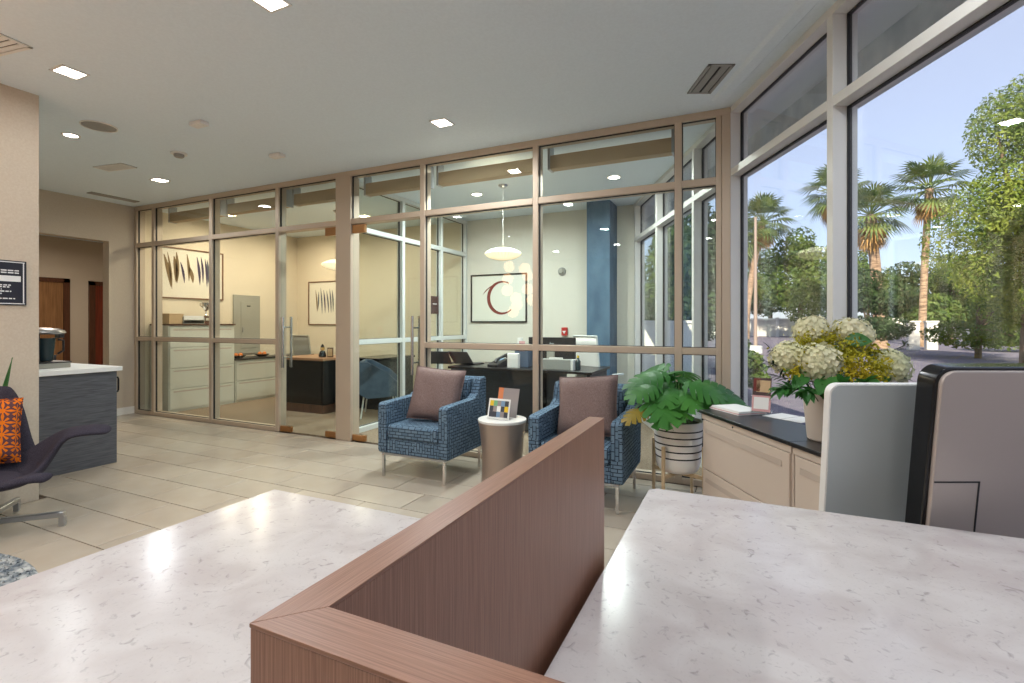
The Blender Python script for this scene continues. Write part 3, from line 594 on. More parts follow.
for i, (x, y, dep) in enumerate([(772, 350, 2.3), (768, 362, 2.25), (774, 375, 2.2), (905, 345, 2.35), (782, 388, 2.1), (806, 390, 2.08), (842, 384, 2.05), (866, 382, 2.05)]):
    c = rd(x, y, dep)-mouth; t = thing('foliage_sprig', SPL[i], 'foliage', mouth, 0, 'green sprigs in the bouquet')
    obj('stem', tube(nb(), [(0, 0, -.1), (c.x*.4, c.y*.4, max(.03, c.z*.6)), c], .002, 5), 'dark_sprig', t); bm = nb(); sdv = Vector((c.x, c.y, c.z*.6)).normalized()
    for k in range(26):
        s = .55+.5*k/26; p = c*s+Vector((0, 0, .03*(1-s))); dd = (sdv+Vector((rs.uniform(-.9, .9), rs.uniform(-.9, .9), rs.uniform(-.6, .6)))).normalized()
        leaf_blade(bm, p, dd, Vector((0, 0, 1)) if abs(dd.z) < .9 else Vector((1, 0, 0)), .05 if i < 4 else .075, .012 if i < 4 else .034, .2, 3)
    obj('leaves', bm, 'dark_sprig' if i < 4 else 'bouquet_leaf', t)
for x, y, dep, lb, L_, W_ in [(857, 340, 2.26, 'broad bright green leaf at the top of the bouquet', .10, .085), (834, 383, 2.06, 'pale green leaf hanging over the front of the vase', .13, .06), (822, 384, 2.1, 'dark green leaf under the front hydrangea', .12, .07), (800, 380, 2.15, 'dark green leaf at the lower left of the bouquet', .12, .07), (872, 384, 2.1, 'green leaf at the lower right of the bouquet', .12, .07), (829, 348, 2.3, 'small dark leaf between the upper hydrangeas', .07, .05)]:
    c = rd(x, y, dep)-mouth; t = thing('bouquet_leaf', lb, 'foliage', mouth); obj('stem', tube(nb(), [(0, 0, -.1), (c.x*.4, c.y*.4, max(.03, c.z*.6)), c], .002, 5), 'bouquet_leaf', t)
    bm = nb(); dd = Vector((c.x, c.y, c.z*.2)); dd = dd.normalized()-Vector((0, 0, .35)); leaf_blade(bm, c-dd*L_*.5, dd, (Vector((0, 0, EYE))-rd(x, y, dep)).normalized()+Vector((0, 0, .6)), L_, W_, .25, 6); obj('blade', bm, 'bouquet_leaf', t)
# ================================================================ ARMCHAIRS, TABLE, PLANT
def armchair(label, loc):
    t = thing('armchair', label, 'armchair', loc, 0, 'blue woven armchairs in front of the partition')
    def side(s):
        pr = [(-.315, .225), (-.30, .20), (.31, .20), (.335, .26), (.345, .79), (.33, .805), (.255, .805), (.235, .78), (.19, .67), (.12, .632), (-.29, .62), (-.318, .60)]
        bm = nb(); x = s*.30; prism(bm, pr, 'yz', x-.042, x+.042, .012); return bm
    for s in (-1, 1): obj('arm', side(s), 'armchair_fabric', t)
    obj('backrest', prism(nb(), [(.215, .21), (.335, .21), (.345, .79), (.33, .805), (.27, .805), (.25, .79)], 'yz', -.258, .258, .012), 'armchair_fabric', t)
    obj('back_cushion', prism(nb(), [(.10, .43), (.214, .42), (.248, .75), (.235, .80), (.19, .79), (.165, .74)], 'yz', -.252, .252, .022), 'armchair_fabric', t)
    obj('apron', B(-.258, .258, -.305, .215, .20, .32, .012, 2), 'armchair_fabric', t)
    obj('seat_cushion', B(-.254, .254, -.312, .13, .318, .44, .03, 3), 'armchair_fabric', t)
    obj('base_frame', B(-.315, .315, -.30, .30, .185, .201, .002, 1), 'steel', t)
    for sx_ in (-1, 1):
        for y in (-.288, .288): obj('leg', B(sx_*.300-.011, sx_*.300+.011, y-.011, y+.011, 0, .186, .001, 1), 'chrome', t)
    return t
A1 = armchair('blue woven armchair left of the round side table', (-2.44, 3.625, 0))
A2 = dup(A1, (-1.065, 3.615, 0), 0, 'blue woven armchair right of the side table, beside the monstera')
def cushion(label, m_, loc, rot, w_, h_, th, group=None, name='cushion'):
    n = 16; bm = nb(); F, K = [], []
    for i in range(n+1):
        a, b_ = [], []
        for j in range(n+1):
            u = -1+2*i/n; v = -1+2*j/n; e = max(0, (1-u**4))*max(0, (1-v**4)); tk = th*e**.55*(1+.05*math.sin(7*u+3*v))
            sh = 1-.06*(1-abs(u)**2)*abs(v)**3-.06*(1-abs(v)**2)*abs(u)**3
            px, pz = u*w_/2*(1-.055*(1-v*v)*abs(u)**4), v*h_/2*(1-.055*(1-u*u)*abs(v)**4)
            a.append((px, -tk/2, pz)); b_.append((px, tk/2, pz))
        F.append(a); K.append(b_)
    surf(bm, F); surf(bm, [r[::-1] for r in K]); bmesh.ops.remove_doubles(bm, verts=bm.verts[:], dist=.0004)
    t = thing(name, label, 'cushion', loc, 0, group); t.rotation_euler = rot
    c_ = obj('cover', bm, m_, t, smooth=60)
    pts = [(-w_/2, 0, -h_/2), (-w_/2*.945, 0, 0), (-w_/2, 0, h_/2), (0, 0, h_/2*.945), (w_/2, 0, h_/2), (w_/2*.945, 0, 0), (w_/2, 0, -h_/2), (0, 0, -h_/2*.945), (-w_/2, 0, -h_/2)]
    obj('piping', tube(nb(), pts, .004, 6), m_, c_); return t
cushion('mauve brown cushion on the left armchair', 'mauve_cushion', (-2.41, 3.63, .668), (R(-17), R(4), R(8)), .47, .46, .17, 'mauve cushions on the armchairs')
cushion('mauve brown cushion on the right armchair', 'mauve_cushion', (-1.06, 3.62, .665), (R(-17), R(-5), R(-4)), .47, .45, .17, 'mauve cushions on the armchairs')
t = thing('side_table', 'round taupe drum side table with a white top', 'side table', (-1.76, 3.60, 0))
obj('pedestal', lathe(nb(), [(0, 0), (.168, 0), (.166, .05), (.163, .15), (.166, .26), (.174, .36), (.188, .46), (.194, .495), (0, .495)], 40), 'table_taupe', t)
obj('table_top', lathe(nb(), [(0, .495), (.195, .495), (.197, .5), (.197, .51), (.194, .515), (0, .515)], 40), 'table_white', t)
M = Matrix.Rotation(R(-14), 4, 'X')
t = thing('card_stand', 'white card with a colourful mosaic print on the side table', 'card', (-1.775, 3.545, .5155), R(-4))
bm = nb(); box(bm, -.098, .098, 0, .006, 0, .165); bmesh.ops.transform(bm, matrix=M, verts=bm.verts[:]); cdp = obj('card', bm, 'paper', t, smooth=0)
bm = nb(); box(bm, -.1, .1, .0, .085, 0, .003); box(bm, -.1, .1, -.012, -.008, 0, .02); obj('stand', bm, 'acrylic', t, smooth=0)
cells = ['card_yellow', 'card_green', 'card_grey', 'card_dark', 'card_dark', 'card_grey', 'paper', 'card_yellow', 'card_dark', 'card_dark', 'card_blue', 'card_grey', 'card_dark']
cells = [['card_dark', 'card_dark', 'card_blue', 'card_grey', 'card_dark'], ['card_dark', 'card_grey', 'paper', 'card_dark', 'card_yellow'], ['card_yellow', 'card_green', 'card_grey', 'card_blue', 'card_dark']]
for i, row in enumerate(cells):
    for j, mm in enumerate(row):
        bm = nb(); x = -.086+.0345*j; z = .018+.044*i; box(bm, x, x+.034, -.0012, 0, z, z+.0435); bmesh.ops.transform(bm, matrix=M, verts=bm.verts[:]); obj('print_square', bm, mm, cdp, smooth=0)
t = thing('brochure', 'grey and orange brochure standing behind the mosaic card', 'brochure', (-1.765, 3.675, .5155), R(-6))
bm = nb(); box(bm, -.098, .098, 0, .005, 0, .235); bmesh.ops.transform(bm, matrix=M, verts=bm.verts[:]); cdp = obj('cover', bm, 'card_grey', t, smooth=0)
bm = nb(); box(bm, -.098, -.05, -.001, 0, .06, .235); bmesh.ops.transform(bm, matrix=M, verts=bm.verts[:]); obj('print', bm, 'card_orange', cdp, smooth=0)
bm = nb(); box(bm, -.087, .087, 0, .08, 0, .003); obj('stand', bm, 'acrylic', t, smooth=0)
# monstera on its stand
PX, PY = -.415, 3.667
t = thing('plant_stand', 'pale wooden four-legged stand under the striped pot', 'plant stand', (PX, PY, 0), R(22))
for k in range(4):
    a = R(90*k+45); c, s = math.cos(a)*.19, math.sin(a)*.19; obj('leg', tube(nb(), [(c*1.03, s*1.03, 0), (c, s, .445)], [.011, .014], 10), 'light_wood', t)
for k in range(2):
    bm = nb(); a = R(90*k+45); box(bm, -.185, .185, -.012, .012, .222, .248, .003, 1, Matrix.Rotation(a, 4, 'Z')); obj('cross_bar', bm, 'light_wood', t)
t = thing('plant_pot', 'white pot with thin black stripes on a wooden stand', 'plant pot', (PX, PY, .2485))
prof = [(0, 0), (.105, 0), (.125, .008), (.14, .03), (.15, .07), (.164, .30), (.167, .355), (.158, .355), (.152, .33), (0, .33)]
obj('body', lathe(nb(), prof, 40), 'pot_white', t)
def potr(z): return .15+(.164-.15)*(z-.07)/.23
for z in (.105, .152, .2, .247, .292): obj('stripe', lathe(nb(), [(potr(z)-.001, z), (potr(z)+.0012, z), (potr(z+.009)+.0012, z+.009), (potr(z)-.001, z+.009)], 40), 'stripe_black', t)
obj('soil', lathe(nb(), [(0, .3305), (.150, .3305), (.145, .338), (0, .342)], 24), 'soil', t)
base = Vector((PX, PY, .5905)); mo = thing('monstera', 'green monstera with split leaves in the striped pot', 'plant', base)
def monstera_leaf(bm, base, d, up, L_, W_, droop):
    d = d.normalized(); side = d.cross(up).normalized(); up = side.cross(d).normalized()
    def P(s, q): # s along midrib, q sideways (-1..1)
        return base+d*L_*(s)-up*droop*L_*(s*s)+side*q*W_*.5-up*(abs(q)**1.6)*W_*.22+up*abs(q)*W_*.10
    n = 6
    def wd(s): return max(.02, math.sin(math.pi*min(1, max(.0, s*.90+.10))**.72))**.75
    for sg in (-1, 1):
        for i in range(n):
            s0, s1 = -.06+1.0*i/n, -.06+1.0*(i+1)/n; dl = s1-s0; w0, w1 = wd(s0), wd(s1); sw = .10+.10*i/n
            def Q(s, q, k): return P(s+sw*q*(k if i else .2), sg*q*(w0 if s < (s0+s1)/2 else w1))
            rows = [[P(max(0, s0), 0), P(s1, 0)], [Q(s0, .35, 1), Q(s1, .35, 1)], [Q(s0+dl*.02, .58, 1), Q(s1-dl*.02, .58, 1)], [Q(s0+dl*.13, .8, 1), Q(s1-dl*.10, .8, 1)], [Q(s0+dl*.22, 1.0, 1), Q(s1-dl*.14, .98, 1)]]
            surf(bm, rows)
    surf(bm, [[P(.93, -.02), P(.93, .02)], [P(1.12, -.004), P(1.12, .004)]])
LV = [(652, 374, 3.45, (-.9, -.1), .24, .22, 'm'), (655, 398, 3.30, (.1, -1), .27, .24, 'm'), (668, 370, 3.6, (-.1, .6), .22, .2, 'm'), (690, 378, 3.55, (.5, .2), .24, .22, 'm'), (716, 384, 3.40, (.95, -.2), .26, .22, 'm'), (668, 388, 3.35, (-.3, -.8), .2, .18, 'm'),
      (681, 392, 3.3, (.2, -.9), .2, .17, 'm'), (697, 396, 3.35, (.5, -.7), .19, .17, 'm'), (658, 380, 3.6, (-.6, .4), .22, .2, 'm'), (640, 410, 3.25, (-.9, -.5), .15, .13, 'y'), (676, 380, 3.7, (.2, .9), .22, .2, 'm'), (708, 396, 3.5, (.8, .1), .2, .18, 'm'), (660, 384, 3.45, (-.3, .1), .2, .18, 'm'), (727, 396, 3.30, (.9, -.5), .2, .16, 'm'), (655, 366, 3.7, (-.8, .5), .22, .2, 'm'), (662, 405, 3.28, (-.3, -1), .22, .2, 'm'), (686, 370, 3.75, (.4, .8), .2, .18, 'm'), (700, 385, 3.3, (.8, -.5), .22, .2, 'm'), (674, 402, 3.3, (.2, -1), .18, .16, 'm'), (648, 386, 3.35, (-1, -.4), .19, .18, 'm')]
for x, y, d, (ar, ad), L_, W_, k in LV:
    c = rd(x, y, d)-base; dr = Vector((ar*CS-ad*SN, ar*SN+ad*CS, .05)); st = c-dr.normalized()*L_*.45
    bm = nb(); upv = Vector((-.35*dr.x, -.35*dr.y, 1))+(Vector((0, 0, EYE))-rd(x, y, d)).normalized()*.5
    monstera_leaf(bm, st, dr, upv, L_*1.1, W_*1.25, .5)
    lf = obj('leaf', bm, 'monstera_leaf' if k == 'm' else 'yellow_leaf', mo)
    obj('stem', tube(nb(), [(c.x*.08, c.y*.08, 0), (c.x*.3, c.y*.3, st.z*.75), st], [.006, .005, .004], 6), 'bouquet_leaf', mo)
# ================================================================ LEFT SIDE OF THE LOBBY
t = thing('lounge_chair', 'charcoal swivel lounge chair with flared arms at the left edge', 'armchair', (-4.21, 1.36, 0), R(-107))
rows = []
RW = [(.36, .325, .26, .0, 0), (.27, .30, .33, .05, .02), (.17, .28, .60, .25, .0), (.0, .275, .67, .275, .0), (-.12, .285, .57, .23, .0), (-.2, .36, .31, .03, .05), (-.27, .52, .26, .0, .07), (-.32, .72, .24, .0, .06), (-.355, .895, .18, -.03, .04)]
for y, z, W_, A_, fw in RW:
    row = []
    for k in range(-8, 9):
        u = k/8; s = min(1, max(0, (abs(u)-.44)/.18)); g = s*s*(3-2*s); row.append((W_*u, y+fw*abs(u)**2, z+A_*g-(.015 if abs(u) > .9 else 0)))
    rows.append(row)
bm = nb(); g_ = [[bm.verts.new(p) for p in row] for row in rows]
for i in range(len(g_)-1):
    for k in range(16):
        if (i == 1 and abs(k-7.5) > 4) or (i == 4 and abs(k-7.5) > 5): continue      # the arms stand free of the seat front and of the back
        bm.faces.new((g_[i][k], g_[i][k+1], g_[i+1][k+1], g_[i+1][k]))
sh = obj('shell', bm, 'charcoal_wool', t, smooth=0)
md = sh.modifiers.new('s', 'SOLIDIFY'); md.thickness = .05; md.offset = -1 
md = sh.modifiers.new('ss', 'SUBSURF'); md.levels = 2; md.render_levels = 2
for p in sh.data.polygons: p.use_smooth = True
obj('seat_pad', lathe(nb(), [(0, .295), (.16, .295), (.19, .31), (.19, .34), (.16, .355), (0, .36)], 28, (0, .08, 0), 1.05, 1.1), 'charcoal_wool', t)
obj('swivel_post', tube(nb(), [(0, 0, .07), (0, 0, .25)], .028, 14), 'steel', t)
for k in range(4):
    a = R(90*k+45+17); bm = nb(); Mz = Matrix.Rotation(a, 4, 'Z'); box(bm, 0, .43, -.018, .018, .058, .09, .004, 1, Mz); box(bm, .405, .435, -.016, .016, 0, .062, .003, 1, Mz); obj('foot', bm, 'steel', t)
v = Vector((-4.10, 1.36, 0))
cushion('orange cushion with a starburst print on the charcoal lounge chair', 'orange_pattern', (-4.35, 1.40, .60), (R(-20), R(3), R(73)), .42, .42, .13, name='cushion')
t = thing('round_rug', 'grey mottled round rug at the lower left', 'rug', (-3.55, .24, 0))
bm = nb(); lathe(bm, [(0, .0005), (1.07, .0005), (1.08, .008), (1.07, .014), (0, .014)], 72); obj('backing', bm, 'rug_pile', t)
bm = nb(); rs2 = random.Random(5)
for i in range(9000):
    rr = 1.07*math.sqrt(rs2.random()); a = rs2.random()*6.283; p = Vector((rr*math.cos(a), rr*math.sin(a), .013)); q = rs2.random()*6.283; h_ = rs2.uniform(.008, .016); s = .007
    e = Vector((math.cos(q), math.sin(q), 0)); bm.faces.new((bm.verts.new(p-e*s), bm.verts.new(p+e*s), bm.verts.new(p+e*s*.3+Vector((rs2.uniform(-.01, .01), rs2.uniform(-.01, .01), h_)))))
o_ = obj('pile', bm, 'rug_pile', t, smooth=0); o_['kind'] = 'stuff'
t = thing('snake_plant', 'pointed green snake plant behind the lounge chair', 'plant', (-4.51, 1.42, 0))
obj('pot', lathe(nb(), [(0, 0), (.09, 0), (.115, .28), (.12, .3), (.108, .3), (.105, .27), (0, .27)], 28), 'pot_white', t)
for k, (dx, dy, h_, w_) in enumerate([(.0, .215, 1.05, .06), (-.05, .08, .98, .055), (.0, -.10, .95, .055), (-.06, .0, .82, .05), (.0, -.16, .85, .05)]):
    bm = nb(); rows = []
    for i in range(8):
        s = i/7; wv = w_*(.55+1.1*s-1.65*s*s)*(1 if s < 1 else 0)+.001; c = Vector((dx*(.3+.7*s), dy*(.3+.7*s), .272+(h_-.272)*s)); sd = Vector((.42, .9, 0)); rows.append([c-sd*wv*.5, c+Vector((-.006, .003, 0)), c+sd*wv*.5])
    surf(bm, rows); lf = obj('leaf', bm, 'snake_leaf', t); lf.modifiers.new('s', 'SOLIDIFY').thickness = .004
# coffee cabinet
t = thing('coffee_cabinet', 'dark grey wood coffee cabinet with a white top', 'cabinet', (-6.2, 2.23, 0))
obj('body', B(-1.0, .94, -.398, .385, 0, .845, .002, 1), 'grey_wood', t); obj('end_panel', B(.94, .955, -.398, .395, 0, .845, .001, 1), 'grey_wood', t)
obj('countertop', B(-1.0, .99, -.398, .425, .8455, .885, .003, 1), 'white_paint', t)
for k in range(4):
    x0_ = -.99+.48*k; d_ = obj('cabinet_door', B(x0_, x0_+.475, .386, .403, .08, .835, .002, 1), 'grey_wood', t); hx = x0_+.43
    obj('handle', tube(nb(), [(hx, .403, .64), (hx, .44, .645), (hx, .445, .66), (hx, .445, .76), (hx, .44, .775), (hx, .403, .78)], .008, 8), 'black_metal', d_)
t = thing('coffee_machine', 'steel coffee maker with a glass carafe on the coffee cabinet', 'coffee maker', (-5.66, 2.24, .8855), R(0))
obj('drip_tray', B(-.16, .16, -.15, .15, 0, .045, .006, 2), 'panel_grey', t); obj('tray_rim', B(-.165, .165, -.155, .155, .045, .056, .003, 1), 'black_plastic', t)
obj('tower', B(-.15, .15, -.15, -.06, .056, .33, .01, 2), 'black_plastic', t)
obj('hood', lathe(nb(), [(0, .30), (.16, .30), (.178, .312), (.165, .335), (.11, .352), (0, .36)], 28, (0, .0, 0), 1, .95), 'steel', t)
cf = obj('carafe', lathe(nb(), [(0, .06), (.045, .06), (.05, .075), (.062, .20), (.066, .25), (.07, .265), (0, .265)], 24, (0, .035, 0)), 'teal_glass', t)
obj('carafe_handle', tube(nb(), [(.02, .115, .25), (.03, .15, .24), (.03, .15, .15), (.02, .112, .12)], .009, 8), 'black_plastic', cf); obj('control_block', B(-.03, .05, .11, .15, .265, .30, .004, 1), 'black_plastic', t)
obj('side_reservoir', B(-.05, .08, -.145, -.1, .06, .25, .015, 3), 'steel', t)
t = thing('paper_cup_tower', 'white paper cups stacked beside the coffee maker', 'cups', (-5.48, 2.02, .8855))
for k in range(4): obj('cup', lathe(nb(), [(0, .035*k), (.034, .035*k), (.042, .035*k+.095), (.044, .035*k+.1), (.041, .035*k+.1), (.036, .035*k+.06), (0, .035*k+.06)], 20), 'white_plastic', t)
t = thing('cup_box', 'small black box on the coffee cabinet behind the machine', 'box', (-6.0, 2.42, .8855)); obj('body', B(-.06, .06, -.05, .05, 0, .085, .006, 2), 'black_plastic', t); obj('lid', B(-.062, .062, -.052, .052, .085, .097, .004, 1), 'black_gloss', t)
# plaque
t = thing('wall_plaque', 'black notice plaque with white lettering on the beige wall', 'sign', (-4.65, 1.475, 1.41))
X = .002; obj('board', B(.0005, .012, -.30, .282, 0, .312, .002, 1), 'sign_black', t); bm = nb()
for q in ((-.29, .272, .008, .014), (-.29, .272, .298, .304), (.262, .268, .008, .304)): box(bm, .012, .0135, *q)
obj('border', bm, 'sign_white', t, smooth=0); obj('name_strip', B(.012, .0135, -.29, .25, .165, .205), 'sign_white', t, smooth=0); obj('emblem', B(.012, .0135, .07, .13, .26, .29), 'sign_white', t, smooth=0)
bm = nb(); rs3 = random.Random(11)
for z, e in ((.238, .24), (.222, .24), (.135, .2), (.122, .19), (.106, .15), (.092, .2), (.076, .15), (.06, .12), (.042, .22), (.028, .12)):
    y = -.28
    while y < e: l_ = rs3.uniform(.012, .03); box(bm, .012, .013, y, min(y+l_, e), z, z+.008); y += l_+.006
o_ = obj('lettering', bm, 'sign_white', t, smooth=0); o_['kind'] = 'stuff'
# ================================================================ OFFICES
def py(x, y, Y):
    q = (x-512)/497; return rd(x, y, Y/(CS+q*SN))
def pxx(x, y, X):
    q = (x-512)/497; return rd(x, y, X/(q*CS-SN))
def files(name, label, y0_, y1_, n, h_, top):
    t = thing(name, label, 'file cabinet', (-7.865, y0_, 0)); L_ = y1_-y0_
    obj('body', B(0, .44, 0, L_, 0, h_, .002, 1), 'file_pale', t); dz = (h_-.06)/n
    for k in range(n):
        z0_ = .04+dz*k; d_ = obj('drawer', B(.44, .456, .012, L_-.012, z0_, z0_+dz-.012, .002, 1), 'file_pale', t)
        obj('pull', B(.452, .4575, .06, L_-.06, z0_+dz-.055, z0_+dz-.035), 'file_recess', d_, smooth=0)  # shade of the pull slot painted as a darker strip
    obj('top_board', B(-.002, .47, -.005, L_+.003, h_, h_+.022, .002, 1), top, t)
files('file_cabinet', 'tall pale file cabinet with a brown top in the left office', 4.36, 5.37, 4, 1.25, 'frame_brown')
files('file_cabinet', 'low pale file cabinet next to the tall one in the left office', 5.385, 6.18, 2, .68, 'black_top')
files('file_cabinet', 'low pale file cabinet in the far corner of the left office', 6.19, 6.98, 2, .68, 'black_top')
ZC = 1.2725
def on(name, label, cat, x, y, z, rot=0): return thing(name, label, cat, (x, y, z), rot)
v = pxx(171, 320, -7.6); t = on('storage_box', 'tan cardboard box on the tall file cabinet', 'box', -7.6, v.y, ZC); obj('body', B(-.13, .13, -.1, .1, 0, .13, .003, 1), 'tan_book', t); obj('lid', B(-.133, .133, -.103, .103, .13, .15, .003, 1), 'tan_book', t)
v = pxx(188, 320, -7.6); t = on('paper_tray', 'grey paper tray with white sheets on the tall file cabinet', 'tray', -7.6, v.y, ZC); bm = nb(); box(bm, -.15, .15, -.16, .16, 0, .006); box(bm, -.15, .15, -.16, -.152, 0, .1); box(bm, -.15, .15, .152, .16, 0, .1); box(bm, -.15, -.142, -.16, .16, 0, .1); box(bm, -.15, .15, -.16, .16, .055, .06)
obj('tray', bm, 'panel_grey', t, smooth=0); obj('sheets', B(-.14, .14, -.15, .15, .06, .12), 'paper', t, smooth=0)
v = pxx(206, 320, -7.55); t = on('trophy', 'silver trophy cup on a dark base on the tall file cabinet', 'trophy', -7.55, v.y, ZC)
obj('base', B(-.055, .055, -.06, .06, 0, .12, .004, 1), 'frame_brown', t); obj('name_plate', B(.055, .057, -.04, .04, .05, .09), 'chrome', t, smooth=0); cp = obj('cup', lathe(nb(), [(0, .12), (.03, .12), (.012, .15), (.010, .2), (.03, .215), (.06, .27), (.065, .33), (.058, .33), (0, .25)], 20), 'chrome', t)
for s in (-1, 1): obj('handle', tube(nb(), [(0, s*.05, .25), (0, s*.095, .28), (0, s*.09, .32), (0, s*.06, .32)], .006, 6), 'chrome', cp)
def stroke(bm, p0, p1, w_, bend, plane, off):
    n = 7; L_, Rr = [], []
    for i in range(n+1):
        s = i/n; wv = w_*max(.06, math.sin(math.pi*(s*.9+.06)))*.5; c = (p0[0]+(p1[0]-p0[0])*s+bend*math.sin(math.pi*s), p0[1]+(p1[1]-p0[1])*s); L_.append((c[0]-wv, c[1])); Rr.append((c[0]+wv, c[1]))
    for i in range(n):
        q = [L_[i], Rr[i], Rr[i+1], L_[i+1]]; bm.faces.new([bm.verts.new((off, a, b_) if plane == 'x' else (a, off, b_)) for a, b_ in q])
def picture(label, plane, loc, w_, h_, fr, paper, fm, fw=.018):
    t = thing('framed_picture', label, 'picture', loc); d = .022; s = 1 if plane == 'x' else -1
    def bx(a0, a1, z0_, z1_, e0, e1): return B(min(e0, e1), max(e0, e1), a0, a1, z0_, z1_) if plane == 'x' else B(a0, a1, min(e0, e1), max(e0, e1), z0_, z1_)
    for q in ((0, w_, 0, fw), (0, w_, h_-fw, h_), (0, fw, fw, h_-fw), (w_-fw, w_, fw, h_-fw)): obj('frame_bar', bx(*q, s*.001, s*d), fm, t, smooth=0)
    return t, obj('print', bx(fw, w_-fw, fw, h_-fw, s*.001, s*.008), paper, t, smooth=0)
t, pr = picture('large feather picture in a brown frame above the tall cabinet', 'x', (XL, 4.42, 1.66), 1.07, .78, 1, 'art_paper', 'art_frame_wood')
rs = random.Random(21)
for x0_, x1_, y0_, y1_, w_, mm in [(164, 171, 254, 287, .05, 'ink_brown'), (167.5, 172, 252, 289, .03, 'ink_brown'), (174, 176, 256, 282, .05, 'ink_brown'), (176.5, 177, 252, 283, .045, 'ink_brown'), (180.5, 184.5, 262, 283, .03, 'ink_indigo'), (187, 189, 254, 281, .035, 'ink_brown'), (189, 193, 266, 283, .05, 'ink_brown'),
                                    (197, 200, 257, 285, .035, 'ink_indigo'), (201, 203, 257, 283, .03, 'ink_indigo'), (205, 207, 259, 287, .03, 'ink_indigo'), (207, 208.5, 260, 283, .03, 'ink_slate')]:
    a = pxx(x0_, y0_, XL+.01); c = pxx(x1_, y1_, XL+.01); bm = nb(); stroke(bm, (a.y-4.42, a.z-1.66), (c.y-4.42, c.z-1.66), w_*1.25, .012, 'x', .0095); obj('feather', bm, mm, pr, smooth=0)
t, pr = picture('framed slate feather picture on the left office back wall', 'y', (-7.567, YB, 1.248), .80, .825, 1, 'art_paper', 'art_frame_wood')
for x0_, x1_, y0_, y1_, mm in [(316, 317.5, 290, 312, 'ink_brown'), (319, 318, 292, 311, 'ink_slate'), (321, 322.5, 288, 314, 'ink_slate'), (324, 325.5, 290, 313, 'ink_indigo'), (327, 329, 291, 313, 'ink_slate'), (330, 331.5, 289, 313, 'ink_slate'), (332.5, 333.5, 290, 312, 'ink_slate')]:
    a = py(x0_, y0_, YB); c = py(x1_, y1_, YB); bm = nb(); stroke(bm, (a.x+7.567, a.z-1.248), (c.x+7.567, c.z-1.248), .035, .01, 'y', -.0095); obj('feather', bm, mm, pr, smooth=0)
t, pr = picture('picture of a dark red brushed ring in a thin black frame', 'y', (-3.99, YB, 1.293), .985, .765, 1, 'art_paper_cool', 'black_metal', .022)
c = py(502.5, 298, YB); bm = nb(); n = 46; prev = None
for i in range(n+1):                       # brush ring, open at the right, thick at the bottom
    a = R(62+i*250/n); ww = .018+.046*math.sin(math.pi*i/n)**1.4; ro = .27*(1-.06*i/n)
    p0 = (c.x+3.99+(ro+ww*.5)*math.cos(a)*.92, -.0095, c.z-1.293+(ro+ww*.5)*math.sin(a)*.95); p1 = (c.x+3.99+(ro-ww*.5)*math.cos(a)*.92, -.0095, c.z-1.293+(ro-ww*.5)*math.sin(a)*.95)
    cur = (bm.verts.new(p0), bm.verts.new(p1))
    if prev: bm.faces.new((prev[0], cur[0], cur[1], prev[1]))
    prev = cur
stroke(bm, (c.x+3.99-.05, c.z-1.293+.262), (c.x+3.99-.34, c.z-1.293+.06), .03, -.045, 'y', -.0098); obj('brush_ring', bm, 'ink_red', pr, smooth=0)
t = thing('electrical_panel', 'grey electrical panel box on the left office wall', 'panel', (XL, 5.668, .75)); obj('housing', B(.001, .03, 0, .51, 0, 1.02, .004, 1), 'panel_grey', t)
dd = obj('panel_door', B(.03, .037, .13, .43, .1, .9, .002, 1), 'panel_grey', t); obj('latch', B(.037, .048, .15, .18, .38, .46), 'vent_grey', dd); obj('badge', B(.037, .039, .24, .31, .82, .84), 'vent_dark', dd)
